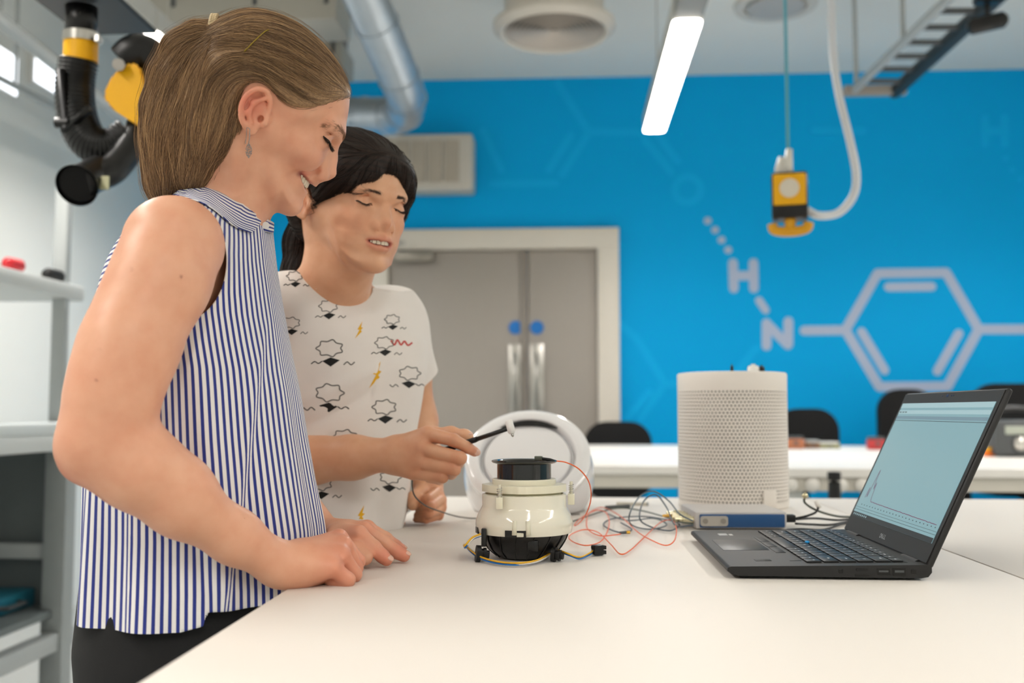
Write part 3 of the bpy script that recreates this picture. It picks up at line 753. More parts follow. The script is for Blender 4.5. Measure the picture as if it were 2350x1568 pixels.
lead_thing('sensor_lead', 'darker grey lead coiled twice beside the orange one', [T(1590, 1206, .915), T(1550, 1206, .912), U(1530, 1165, 1.6), U(1505, 1136, 1.62), U(1478, 1150, 1.62), T(1468, 1190, .92), T(1495, 1210, .904), T(1540, 1218, .904), T(1555, 1200, .904), T(1480, 1186, .904), T(1410, 1190, .904), T(1385, 1205, .904), T(1420, 1222, .904), T(1450, 1216, .904), T(1425, 1200, .904)], .0012, mat('slate_lead', '4a5560', rough=.45), 
           ((T(1436, 1222, .905), T(1446, 1222, .905), .0026, .0026, M_brass), (T(1424, 1223, .905), T(1437, 1222, .905), .0022, .0026, M_dgrey)))
lead_thing('sensor_lead', 'dark green lead running flat behind the cream housing', [T(1306, 1200, .905), T(1340, 1188, .904), T(1380, 1175, .905), T(1420, 1166, .908), T(1470, 1172, .906), T(1520, 1185, .906), T(1560, 1198, .912), T(1590, 1202, .915)], .0013, M_green)
lead_thing('sensor_lead', 'thin grey lead hanging from the hammer grip to the table', [U(952, 1075, 1.43), U(946, 1100, 1.45), U(950, 1135, 1.47), U(975, 1160, 1.50), U(1010, 1174, 1.555), U(1042, 1184, 1.62), T(1070, 1189, .904), T(1092, 1190, .903), T(1150, 1190, .903), T(1250, 1185, .903), T(1330, 1180, .903)], .0011, mat('lead_brown_grey', '4a4742', rough=.45))
for px, py, rx in ((1420, 1168, .6), (1450, 1160, -.1)):
    c = T(px, py); t = thing('thin_pen' if rx > 0 else 'flat_ruler', 'slim dark pen lying behind the tangled leads' if rx > 0 else 'pale flat strip lying behind the tangled leads', 'pen' if rx > 0 else 'ruler', (c[0], c[1], TZ), rx)
    if rx > 0:
        bm = BM(); tube(bm, [(-.03, 0, .004), (.025, 0, .004)], .0035, 10); obj('pen_barrel', bm, M_dgrey, t); bm = BM(); tube(bm, [(.025, 0, .004), (.032, 0, .004)], [.0035, .0008], 10); obj('pen_tip', bm, M_steel, t)
    else:
        obj('strip_body', box(BM(), (0, 0, .003), (.06, .014, .006), bevel=.001), mat('pale_strip', 'd9d3c4', rough=.5), t); obj('strip_end', box(BM(), (.031, 0, .003), (.003, .0145, .0065)), M_grey, t)

# ================================================================== white dome behind
dc = U(1214, 1090, 1.87); dr = .122
dm = thing('white_dome_shell', 'glossy white round dome shell with an open ring face', 'dome', (dc[0], dc[1], TZ))
M_dome = mat('gloss_white_shell', 'f3f3f4', rough=.16, var=.005, coat=.5)
ax = Vector((-.03, -math.cos(math.radians(43)), math.sin(math.radians(43)))).normalized()
Rq = ax.to_track_quat('Z', 'X').to_matrix().to_4x4()
cz = dc[2] - TZ
def dpart2(name, prof, m, close=False, n=96, ang=40, sc=1.):
    bm = BM(); lathe(bm, prof, n, close=close)
    bmesh.ops.transform(bm, matrix=Matrix.Translation((0, 0, cz)) @ Rq @ Matrix.Diagonal((sc, 1, 1, 1)), verts=bm.verts)
    for v in bm.verts: v.co.z = max(v.co.z, .001)
    return obj(name, bm, m, dm, angle=ang)
# outer sphere cut by the face plane; ring face; recess
prof = [(dr * math.sin(a), dr * math.cos(a)) for a in np.linspace(math.pi * .82, math.radians(70), 26)]
prof += [(.1165, .052), (.109, .058), (.098, .060), (.0905, .057), (.0875, .050), (.0865, .036)]
dpart2('outer_shell', prof, M_dome)
dpart2('inner_dish', [(.0815, .034), (.081, .047), (.078, .051), (.06, .0525), (.03, .0535), (0, .054)], M_dome)
dpart2('gap_ring', [(.0865, .040), (.0815, .040)], M_dome)
slot = []
for a in np.linspace(math.radians(52), math.radians(128), 25): slot.append(((.0868) * math.cos(a), (.0868) * math.sin(a)))
for a in np.linspace(math.radians(128), math.radians(52), 25): slot.append(((.0868 - .012 * math.sin((a - math.radians(52)) / math.radians(76) * math.pi) ** .6) * math.cos(a), (.0868 - .012 * math.sin((a - math.radians(52)) / math.radians(76) * math.pi) ** .6) * math.sin(a)))
# foot: flatten the shell on the table
bm = BM(); lathe(bm, [(0, 0), (.075, 0), (.088, .006), (.104, .03), (.112, .055)], 64); obj('foot_skirt', bm, M_dome, dm, smooth=True)
SLOT_M = Matrix.Translation((0, 0, cz)) @ Rq
bm = BM(); xa = SLOT_M.to_3x3().inverted() @ Vector((0, 0, 1)); rot0 = math.atan2(xa.y, xa.x) - math.pi / 2
prism(bm, [(x * math.cos(rot0) - y * math.sin(rot0), x * math.sin(rot0) + y * math.cos(rot0)) for x, y in slot], .0535, .0562, SLOT_M); obj('black_slot', bm, mat('slot_black', '040404', rough=.5), dm)

# ================================================================== perforated cylinder
pc = U(1683, 1160, 1.945); pr = .1055; ph = .259
pu = thing('air_purifier', 'tall off-white cylinder with a perforated wall', 'air purifier', (pc[0], pc[1], TZ))
M_pur = mat('warm_white_metal', 'e6e0d8', rough=.45, var=.01)
def perforated(r, z0, z1, n, rows, hole):
    """Cylinder wall with real hexagonal holes in staggered rows."""
    da = 2 * math.pi / n; dz = (z1 - z0) / rows
    V, Fc, idx = [], [], {}
    def v(a, z):
        key = (round(a / da * 24) % (24 * n), round((z - z0) / dz * 24))
        if key not in idx:
            idx[key] = len(V); V.append((r * math.cos(a), r * math.sin(a), z))
        return idx[key]
    for j in range(rows):
        for i in range(n):
            a0 = (i + (.5 if j % 2 else 0)) * da; zc = z0 + (j + .5) * dz
            O = [(-.5, -.5), (0, -.5), (.5, -.5), (.5, 0), (.5, .5), (0, .5), (-.5, .5), (-.5, 0)]
            ho = [(hole * math.cos(t) , hole * math.sin(t)) for t in [math.radians(x) for x in (225, 270, 315, 0, 45, 90, 135, 180)]]
            ov = [v(a0 + x * da, zc + y * dz) for x, y in O]
            hv = []
            for x, y in ho:
                V.append((r * math.cos(a0 + x * da), r * math.sin(a0 + x * da), zc + y * dz)); hv.append(len(V) - 1)
            for k in range(8):
                l = (k + 1) % 8; Fc.append((ov[k], ov[l], hv[l], hv[k]))
    return V, Fc
V, Fc = perforated(pr, .012, ph - .034, 92, 32, .28)
o = mesh_np('perforated_wall', V, Fc, M_pur, pu, smooth=True); o['kind'] = 'stuff'
so = o.modifiers.new('solid', 'SOLIDIFY'); so.thickness = .0015; so.offset = -1
obj('inner_filter', lathe(BM(), [(pr - .008, .004), (pr - .008, ph - .036)], 64), mat('filter_olive', '3a4128', rough=.8, var=.15, scale=60), pu, smooth=True)
obj('top_band', lathe(BM(), [(pr, ph - .034), (pr + .0004, ph - .003), (pr - .002, ph), (pr - .01, ph + .001), (0, ph + .001), ], 96), M_pur, pu, angle=40)
obj('base_band', lathe(BM(), [(0, 0), (pr - .002, 0), (pr, .002), (pr, .012), (pr - .002, .012)], 96), M_pur, pu, angle=40)
obj('plain_tab', box(BM(), (.052, -.0945, .022), (.03, .004, .03), rot=Matrix.Rotation(.52, 3, 'Z'), bevel=.001), M_pur, pu, angle=40)
for px, w, h, m, nm, lab in ((1680, .006, .014, M_black, 'black_stub', 'thin black stub standing on the perforated cylinder'), (1729, .022, .014, mat('white_knob', 'f2f0ea', rough=.3), 'white_stopper', 'small white cap lying on the perforated cylinder'), (1748, .012, .012, M_black, 'black_stopper', 'small black cap beside the white cap on the cylinder')):
    p = U(px, 866, 1.93); t = thing(nm, lab, 'cap', (p[0], p[1], TZ + ph + .001), 0, 'small parts on the perforated cylinder')
    bm = BM(); lathe(bm, [(0, 0), (w * .5, 0), (w * .52, h * .6), (w * .4, h * .9), (0, h)], 20); obj('cap_body', bm, m, t, angle=40)
    bm = BM(); lathe(bm, [(0, h), (w * .2, h), (w * .2, h + .002), (0, h + .002)], 12); obj('cap_button', bm, m, t)

# ================================================================== blue-fronted data box
q0 = T(1600, 1217); q1 = T(1800, 1214)
dq_w, dq_h, dq_d = .139, .0265, .135
dang = .06
dq = thing('data_acquisition_box', 'flat grey box with a dark blue front panel behind the laptop', 'electronics box', (q0[0], q0[1], TZ), dang)
M_dq = mat('daq_grey_shell', 'c9c5c2', rough=.4, var=.02)
obj('grey_shell', box(BM(), (dq_w / 2, dq_d / 2 + .002, dq_h / 2 + .0015), (dq_w + .004, dq_d, dq_h), bevel=.003), M_dq, dq, angle=40)
fr = obj('blue_front', box(BM(), (dq_w / 2 + .001, 0, dq_h / 2 + .001), (dq_w - .006, .005, dq_h - .006), bevel=.002), mat('daq_blue', '1b4a7c', rough=.45, var=.03), dq, angle=40)
bm = BM(); prism(bm, rrect(.043, .0155, .004, 4), 0, .002, Matrix(((1, 0, 0, .026), (0, 0, -1, -.0025), (0, 1, 0, dq_h / 2 + .001), (0, 0, 0, 1)))); obj('label_plate', bm, mat('label_silver', 'b9b3ab', rough=.35, metal=.3), fr)
for x in (.012, .04):
    bm = BM(); cyl(bm, (x, -.0045, dq_h / 2 + .001), (x, -.0058, dq_h / 2 + .001), .0042, n=16); obj('label_emblem', bm, mat('label_grey', '8d877f', rough=.4), fr)
for dy in (.018, .045, .072, .1):
    bm = BM(); tube(bm, [(-.001, dy, .014), (-.008, dy, .014), (-.0085, dy, .014), (-.02, dy, .0145), (-.0205, dy, .0145), (-.032, dy, .015)], [.0055, .0055, .0068, .0068, .0045, .004], 16)
    obj('bnc_connector', bm, mat('nickel_connector', 'd8cfae', rough=.22, metal=1.), dq, angle=40)
for zz, w in ((.015, .02), (.012, .014)):
    y = .03 if zz > .013 else .075
    obj('usb_plug', box(BM(), (dq_w + .002 + w / 2, y, zz), (w, .016, .012), bevel=.002), M_black, dq, angle=40)

# black cables between the data box and the laptop
def cable(name, label, pts, r, m, group='black cables behind the laptop'):
    o_ = np.array([pts[0][0], pts[0][1], TZ]); t = thing(name, label, 'cable', tuple(o_), 0, group)
    bm = BM(); tube(bm, spline([p - o_ for p in pts], 8), r, 8); obj('cable_run', bm, m, t, smooth=True)
    return t, o_
M_cab = mat('black_cable', '101110', rough=.5)
cable('usb_cable', 'black cable from the blue-fronted box straight to the laptop', [T(1828, 1192, .914), T(1870, 1190, .91), T(1920, 1194, .906), T(1955, 1192, .905), T(2010, 1192, .905)], .0018, M_cab)
cable('usb_cable', 'black cable dipping low between the blue-fronted box and laptop', [T(1826, 1202, .913), T(1860, 1204, .906), T(1905, 1205, .904), T(1950, 1197, .904), T(2010, 1190, .904)], .0018, M_cab)
cable('usb_cable', 'black cable curling on the table just behind the keyboard', [T(1775, 1220, .9035), T(1830, 1215, .9035), T(1890, 1216, .9035), T(1940, 1202, .904), T(2010, 1200, .904)], .0018, M_cab)
t, o_ = cable('usb_cable', 'dark cable with a bright metal end arching up behind the laptop', [U(1846, 1140, 1.62), U(1848, 1155, 1.62), U(1875, 1172, 1.6), T(1920, 1185, .912), T(1958, 1187, .906), T(2010, 1188, .904)], .0018, mat('olive_cable', '2f3524', rough=.5))
bm = BM(); tube(bm, [U(1852, 1135, 1.62) - o_, U(1842, 1141, 1.62) - o_], [.005, .004], 12); obj('metal_end', bm, mat('nickel_connector', 'd8cfae'), t, smooth=True)
bm = BM(); tube(bm, [U(1872, 1150, 1.6) - o_, U(1880, 1166, 1.6) - o_], [.0035, .0038], 10); obj('white_sleeve', bm, M_offwhite, t, smooth=True)
bm = BM(); tube(bm, spline([T(1826, 1190, .914) - o_, U(1850, 1185, 1.58) - o_, U(1872, 1176, 1.59) - o_, U(1879, 1163, 1.6) - o_], 6), .0018, 8); obj('branch_cable', bm, M_cab, t, smooth=True)

# ================================================================== laptop
M_lap = mat('laptop_charcoal', '1a1a1b', rough=.5, var=.05, bump=.05, bscale=900)
M_lapd = mat('laptop_dark', '131314', rough=.5)
M_key = mat('key_black', '0f0f11', rough=.42)
LX0, LY0 = .1745, 1.1265
lp = thing('laptop', 'open charcoal laptop showing a measured curve', 'laptop', (LX0, LY0 + .331, TZ), -math.pi / 2)
# local frame: x = along the keyboard rows (towards the viewer), y = front edge to hinge
LW, LD, LH = .331, .221, .0165
bm = BM()
prof = [(0, .0085), (.006, .005), (.012, .0035), (LD - .012, .0025), (LD - .004, .004), (LD, .009), (LD, LH), (LD - .001, LH + .0008), (.004, LH + .0002 - .003), (.001, LH - .0038), (0, .0115)]
def slab(prof, x0, x1): 
    bm = BM()
    prism(bm, prof, x0, x1, Matrix(((0, 0, 1, 0), (1, 0, 0, 0), (0, 1, 0, 0), (0, 0, 0, 1))))
    bmesh.ops.bevel(bm, geom=[e for e in bm.edges if e.calc_face_angle(0) > 1.2], offset=.0012, segments=2, affect='EDGES')
    return bm
def lap_z(y): return LH - .0028 + (y - .004) / (LD - .005) * .0036
obj('base', slab(prof, 0, LW), M_lap, lp, angle=35)
for x in (.02, LW - .02):
    for y in (.02, LD - .02): obj('rubber_foot', box(BM(), (x, y, .0016), (.02, .01, .0032), bevel=.001), M_lapd, lp)
tilt = math.atan(.0036 / (LD - .005))
RK = Matrix.Rotation(tilt, 3, 'X')
def deck(name, x, y, w, d, h, m, parent=lp, bevel=.0004, dz=0.):
    return obj(name, box(BM(), (x, y, lap_z(y) + dz), (w, d, h), rot=RK, bevel=bevel), m, parent, angle=40)
deck('touchpad', .155, .043, .1, .056, .0008, mat('touchpad_charcoal', '202022', rough=.4))
for x in (.105, .155, .205):
    b = deck('touchpad_button', x, .080, .047, .012, .0011, M_lap)
deck('key_well', LW / 2, .147, .297, .108, .0006, M_lapd)
rows = [(.0995, [('Ctrl', 1.1), ('fn', .9), ('win', .9), ('alt', .9), ('', 5.2), ('alt', .9), ('prt', .9), ('ctrl', .9), ('pg', .95), ('up', .95), ('pg', .95)]),
        (.1185, [('shift', 2.3)] + [(c, 1) for c in 'ZXCVBNM'] + [(',', 1), ('.', 1), ('/', 1), ('shift', 2.3)]),
        (.1375, [('caps', 1.75)] + [(c, 1) for c in 'ASDFGHJKL'] + [(';', 1), ('\'', 1), ('enter', 1.85)]),
        (.1565, [('tab', 1.4)] + [(c, 1) for c in 'QWERTYUIOP'] + [('[', 1), (']', 1), ('#', 1.2)]),
        (.1755, [('`', .8)] + [(c, 1) for c in '1234567890-='] + [('back', 1.8)]),
        (.1915, [('esc', .95)] + [('F%d' % k, .87) for k in range(1, 13)] + [('home', .87), ('end', .87), ('del', 1.03)])]
KX0, KX1 = .0195, .3115
M_leg = mat('key_legend_white', 'e8e8e8', rough=.5, emit='ffffff', estr=.25)
def letters(name, s, size, M, m, parent):
    me = text_mesh(s, size)
    if not len(me.vertices): return None
    if not me.materials: me.materials.append(m)
    o = bpy.data.objects.new(name, me); COL.objects.link(o); o.parent = parent; o.matrix_local = M
    return o
for y, keys in rows:
    tot = sum(k[1] for k in keys); x = KX0; pit = (KX1 - KX0) / tot
    for s, w in keys:
        ww = w * pit; d = .0165 if y < .185 else .0115
        k = deck('key', x + ww / 2, y, ww - .0018, d, .0022, M_key, bevel=.0005, dz=.001)
        if s:
            z = lap_z(y) + .00225
            letters('key_legend', s, .0048 if len(s) == 1 else .0034, Matrix.Translation((x + ww / 2 - .002 * (len(s) == 1), y + .002 * (y < .185), z)) @ RK.to_4x4(), M_leg, k)
        x += ww
bm = BM(); lathe(bm, [(0, 0), (.0028, 0), (.0032, .0018), (.0022, .003), (0, .0034)], 16)
o = obj('pointing_stick', bm, mat('pointing_blue', '2aa0e8', rough=.5), lp, smooth=True); o.location = (.154, .1285, lap_z(.128) + .001)
deck('fingerprint_pad', .287, .047, .014, .018, .0008, M_lapd)
deck('stylus_mark', .292, .083, .0045, .013, .0007, M_lapd)
for i, (x, y, w, d) in enumerate(((.048, .018, .020, .012), (.052, .0285, .014, .005))):
    deck('palm_sticker', x, y + .02, w, d, .0006, mat('sticker_silver_%d' % i, ('b9bcbe', 'd8d8d6')[i], rough=.4))
# ports on the side that faces the viewer
for y, w, h, nm in ((.135, .0042, .0042, 'audio_jack'), (.158, .013, .0025, 'card_slot'), (.158, .016, .002, 'sim_slot'), (.181, .0145, .0068, 'usb_port'), (.199 - .001, .014, .0085, 'network_port'), (.2135, .0055, .0045, 'lock_slot')):
    z = .0095 if nm != 'sim_slot' else .0055
    if nm == 'card_slot': z = .0115
    c = obj(nm, box(BM(), (LW + .0001, y - .012, z), (.0008, w, h), bevel=.0002), mat('port_black', '030303', rough=.4), lp)
    if nm in ('usb_port', 'network_port'):
        obj('port_tongue', box(BM(), (LW + .0006, y - .012, z + .0005), (.0004, w * .7, h * .28)), M_dgrey, c)
# lid: hinge line at the rear edge
tr_ = WY(2304, 912, LY0)
hx, hz = LX0 + LD - .006, TZ + LH - .002
lean = math.atan2(tr_[0] - hx, tr_[2] - hz)
LL = .217
lid = empty('lid', (0, LD - .006, LH - .002), parent=lp); lid.rotation_euler = (-(math.pi / 2) * 0 - lean, 0, 0)
# lid local frame: x along the width, z up the lid, y = back side
bm = BM(); box(bm, (LW / 2, .0035, LL / 2 + .001), (LW, .007, LL), bevel=.003, seg=3); obj('lid_shell', bm, M_lap, lid, angle=40)
obj('bezel', box(BM(), (LW / 2, -.0006, LL / 2 + .001), (LW - .006, .0012, LL - .006), bevel=.0004), M_lapd, lid)
SW, SH, S0 = .309, .1735, .0265
def screen_mat():
    m = mat('laptop_screen', '1a2022', rough=.35, emit='9fcbd2', estr=.60)
    return m
scr = obj('screen', box(BM(), (LW / 2, -.0014, S0 + SH / 2), (SW, .0006, SH)), screen_mat(), lid)
def ui(name, x0, z0, x1, z1, m, dz=0.): 
    return obj(name, box(BM(), ((x0 + x1) / 2 + (LW - SW) / 2, -.0018 - dz, S0 + (z0 + z1) / 2), (x1 - x0, .0002, z1 - z0)), m, scr)
m1 = mat('ui_title', '20282a', emit='b7d9de', estr=.7); m2 = mat('ui_ribbon', '20282a', emit='8eb0bf', estr=.55); m3 = mat('ui_dark', '101214', emit='35505c', estr=.15)
m4 = mat('ui_plot_magenta', '401030', emit='a83a78', estr=.3); m5 = mat('ui_grey', '202020', emit='6d8a92', estr=.2)
ui('screen_title_bar', 0, SH - .007, SW, SH, m1); ui('screen_menu_bar', 0, SH - .016, SW, SH - .0105, m1)
ui('screen_toolbar', 0, SH - .024, SW, SH - .0195, m2); ui('screen_toolbar_line', 0, SH - .0265, SW, SH - .0258, m5)
ui('screen_taskbar', 0, 0, SW, .0062, mat('ui_taskbar', '101010', emit='3c4a50', estr=.2)); ui('screen_status_line', 0, .0098, SW, .0103, m5); ui('screen_status_line', 0, .0135, SW, .0139, m5)
for k in range(8): ui('screen_icon', .006 + k * .0078, .0018, .0085 + k * .0078, .0043, m1, .0002)
for k in range(3): ui('screen_menu_word', .004 + k * .011, SH - .0142, .011 + k * .011, SH - .0128, m5, .0002)
rs = random.Random(3); pts = []
for i in range(170):
    f = i / 169; x = .022 + f * (SW - .03)
    base = .021 + .004 * (1 - f)
    peak = .055 * math.exp(-((f - .045) / .012) ** 2) + .024 * math.exp(-((f - .012) / .01) ** 2) + .03 * math.exp(-((f - .075) / .02) ** 2)
    pts.append((x, base + peak * (.45 + .55 * rs.random()) + .0008 * rs.random()))
bm = BM()
for a, b in zip(pts[:-1], pts[1:]):
    ca = capsule2(a, b, .00035, 2); prism(bm, [(x + (LW - SW) / 2, z + S0) for x, z in ca], 0, .0002, Matrix(((1, 0, 0, 0), (0, 0, -1, -.0019), (0, 1, 0, 0), (0, 0, 0, 1))))
o = obj('screen_curve', bm, m4, scr); o['kind'] = 'stuff'
bm = BM()
for k in range(24):
    x = .022 + k * (SW - .03) / 23 + (LW - SW) / 2; prism(bm, [(x - .0012, .0175 + S0), (x + .0012, .0175 + S0), (x + .0012, .0188 + S0), (x - .0012, .0188 + S0)], 0, .0002, Matrix(((1, 0, 0, 0), (0, 0, -1, -.0019), (0, 1, 0, 0), (0, 0, 0, 1))))
o = obj('screen_axis_ticks', bm, m5, scr); o['kind'] = 'stuff'
# maker's lettering under the screen
LM = Matrix(((1, 0, 0, 0), (0, 0, -1, -.0013), (0, 1, 0, 0), (0, 0, 0, 1)))
M_logo = mat('logo_silver', 'c9ccd0', rough=.35, metal=.4)
for ch, x, rz in (('D', -.0085, 0), ('E', -.0026, .6), ('L', .0032, 0), ('L', .0082, 0)):
    letters('maker_letter', ch, .0085, LM @ Matrix.Translation((LW / 2 + x, .0135, 0)) @ Matrix.Rotation(rz, 4, 'Z'), M_logo, lid)
bm = BM(); box(bm, (LW / 2, -.0014, LL - .007), (.006, .0008, .004), bevel=.0003); obj('webcam', bm, mat('webcam_blue', '0d2c5a', rough=.15), lid)
for x in (-.017, .014, .02):
    bm = BM(); cyl(bm, (LW / 2 + x, -.001, LL - .007), (LW / 2 + x, -.0016, LL - .007), .0009, n=8); obj('webcam_dot', bm, mat('webcam_dot', '0d2c5a', rough=.3), lid)
for x in (.05, LW - .05):
    bm = BM(); cyl(bm, (x - .025, 0, 0), (x + .025, 0, 0), .0045, n=14); obj('hinge_barrel', bm, M_lapd, lid)
# ================================================================== implicit surfaces for the people
def nrm(v): v = np.asarray(v, float); return v / np.linalg.norm(v)
class Cone:
    """Round cone from a (radius ra) to b (radius rb)."""
    def __init__(s, a, b, ra, rb, k=.01, op='+'):
        s.a = np.asarray(a, float); s.b = np.asarray(b, float); s.ra, s.rb, s.k, s.op = ra, rb, k, op
        s.c = (s.a + s.b) / 2; s.R = np.linalg.norm(s.b - s.a) / 2 + max(ra, rb)
        h = float(np.linalg.norm(s.b - s.a)); s.h = max(h, 1e-7); s.u = ((s.b - s.a) / s.h).astype(np.float32)
        s.a32 = s.a.astype(np.float32); s.bb = (ra - rb) / s.h; s.deg = abs(s.bb) >= .999
        s.aa = math.sqrt(max(1 - s.bb ** 2, 0))
    def d(s, P):
        if s.deg:
            w = P - (s.a if s.ra > s.rb else s.b); return np.sqrt(np.einsum('ij,ij->i', w, w)) - max(s.ra, s.rb)
        w = P - s.a32; y = w @ s.u; n2 = np.einsum('ij,ij->i', w, w); x = np.sqrt(np.maximum(n2 - y * y, 0))
        k = s.aa * y - s.bb * x
        out = s.aa * x + s.bb * y - s.ra
        return np.where(k < 0, np.sqrt(n2) - s.ra, np.where(k > s.aa * s.h, np.sqrt(np.maximum(n2 + s.h * (s.h - 2 * y), 0)) - s.rb, out))
class Ell:
    """Ellipsoid; axes = rows of a 3x3 matrix (unit vectors), r = radii."""
    def __init__(s, c, r, axes=None, k=.01, op='+'):
        s.c = np.asarray(c, float); s.r = np.asarray(r, float); s.ax = np.eye(3) if axes is None else np.asarray(axes, float)
        s.k, s.op, s.R = k, op, float(max(s.r))
    def d(s, P):
        q = (P - s.c) @ s.ax.T
        k0 = np.sqrt(((q / s.r) ** 2).sum(1)) + 1e-9; k1 = np.sqrt(((q / s.r ** 2) ** 2).sum(1)) + 1e-9
        return k0 * (k0 - 1) / k1
class Fn:
    def __init__(s, f, c, R, k=.01, op='+'): s.d, s.c, s.R, s.k, s.op = f, np.asarray(c, float), R, k, op
def chain(pts, k=.01, op='+'):
    """pts: list of (xyz, radius)."""
    return [Cone(a[0], b[0], a[1], b[1], k, op) for a, b in zip(pts[:-1], pts[1:])]
def evalf(ops, P):
    d = np.full(len(P), .5, P.dtype)
    for o in ops:
        e = o.d(P)
        if o.op == '+':
            h = np.maximum(o.k - np.abs(d - e), 0) / max(o.k, 1e-6); d = np.minimum(d, e) - h * h * o.k * .25
        elif o.op == '-':
            e = -e; h = np.maximum(o.k - np.abs(d - e), 0) / max(o.k, 1e-6); d = np.maximum(d, e) + h * h * o.k * .25
        else:
            h = np.maximum(o.k - np.abs(d - e), 0) / max(o.k, 1e-6); d = np.maximum(d, e) + h * h * o.k * .25
    return d
def cull_table(ops):
    return np.array([o.c for o in ops]), np.array([o.R + max(p.k for p in ops) * 1.15 + .004 for o in ops])
def cull(ops, c, rad, tab=None):
    C, Rr = tab or cull_table(ops); m = ((C - c) ** 2).sum(1) < (Rr + rad) ** 2
    return [ops[i] for i in np.flatnonzero(m)]
def grad(ops, P, e=.0006):
    g = np.empty_like(P)
    for i in range(3):
        D = np.zeros(3); D[i] = e
        g[:, i] = evalf(ops, P + D) - evalf(ops, P - D)
    return g / (np.linalg.norm(g, axis=1, keepdims=True) + 1e-9)
def surface(ops, lo, hi, h, B=12, slack=2.3):
    """Naive surface nets on sparse blocks; returns vertices and quads."""
    lo = np.asarray(lo, float); hi = np.asarray(hi, float); bs = B * h
    nb = np.ceil((hi - lo) / bs).astype(int)
    I = np.stack(np.meshgrid(*[np.arange(n) for n in nb], indexing='ij'), -1).reshape(-1, 3)
    C = lo + (I + .5) * bs
    tab = cull_table(ops)
    # two-level activity test
    keep = np.zeros(len(C), bool); sb = 4
    key = (I // sb) @ np.array([10 ** 8, 10 ** 4, 1]); order = np.argsort(key, kind='stable'); cuts = np.flatnonzero(np.diff(key[order])) + 1
    for grp in np.split(order, cuts):
        cc = (C[grp].min(0) + C[grp].max(0)) / 2; rad = .87 * bs * sb
        sub = cull(ops, cc, rad, tab)
        if not any(o.op == '+' for o in sub): continue
        keep[grp] = np.abs(evalf(sub, C[grp])) < bs * .87 * slack
    I = I[keep]; C = C[keep]
    g1 = np.stack(np.meshgrid(*[np.arange(B + 1)] * 3, indexing='ij'), -1)
    off = g1.reshape(-1, 3) * h
    vi, vp, eq = [], [], []
    S = 1 << 20
    corners = [(0, 0, 0), (1, 0, 0), (0, 1, 0), (1, 1, 0), (0, 0, 1), (1, 0, 1), (0, 1, 1), (1, 1, 1)]
    edges = [(a, b) for a in range(8) for b in range(a + 1, 8) if bin(a ^ b).count('1') == 1]
    cpos = np.array([[c & 1, c >> 1 & 1, c >> 2 & 1] for c in range(8)], float)
    for bi, c in zip(I, C):
        sub = cull(ops, c, bs * .87, tab)
        base = lo + bi * bs
        F = evalf(sub, (base + off).astype(np.float32)).reshape(B + 1, B + 1, B + 1)
        neg = F < 0
        cs = np.stack([F[x:B + x, y:B + y, z:B + z] for x, y, z in [(c_ & 1, c_ >> 1 & 1, c_ >> 2 & 1) for c_ in range(8)]], -1).reshape(-1, 8)
        ng = cs < 0; n = ng.sum(1); act = np.flatnonzero((n > 0) & (n < 8))
        gi0 = bi * B
        if len(act):
            v = cs[act]; pos = np.zeros((len(act), 3)); cnt = np.zeros(len(act))
            for a, b in edges:
                fa, fb = v[:, a], v[:, b]; m = (fa < 0) != (fb < 0)
                t = np.where(m, fa / np.where(m, fa - fb, 1), 0)
                pos += m[:, None] * (cpos[a] + t[:, None] * (cpos[b] - cpos[a])); cnt += m
            pos /= cnt[:, None]
            ijk = np.stack(np.unravel_index(act, (B, B, B)), -1) + gi0
            vi.append((ijk[:, 0] * S + ijk[:, 1]) * S + ijk[:, 2]); vp.append(lo + (ijk + pos) * h)
        for ax in range(3):
            sl0 = [slice(0, B)] * 3; sl1 = [slice(0, B)] * 3; sl1[ax] = slice(1, B + 1)
            a = neg[tuple(sl0)]; b = neg[tuple(sl1)]; w = np.argwhere(a != b)
            if len(w): eq.append(np.column_stack([w + gi0, np.full(len(w), ax), a[a != b]]))
    vi = np.concatenate(vi); vp = np.concatenate(vp); o = np.argsort(vi); vi = vi[o]; vp = vp[o]
    eq = np.concatenate(eq).astype(np.int64); faces = []
    for ax in range(3):
        e = eq[eq[:, 3] == ax]; u, v = [(1, 2), (2, 0), (0, 1)][ax]
        ids = []
        for du, dv in ((0, 0), (-1, 0), (-1, -1), (0, -1)):
            q = e[:, :3].copy(); q[:, u] += du; q[:, v] += dv
            k = (q[:, 0] * S + q[:, 1]) * S + q[:, 2]; j = np.clip(np.searchsorted(vi, k), 0, len(vi) - 1)
            ids.append(np.where(vi[j] == k, j, -1))
        Q = np.stack(ids, -1); ok = (Q >= 0).all(1); Q = Q[ok]; fl = e[ok, 4] == 0
        Q[fl] = Q[fl][:, ::-1]
        faces.append(Q)
    return vp, np.concatenate(faces)
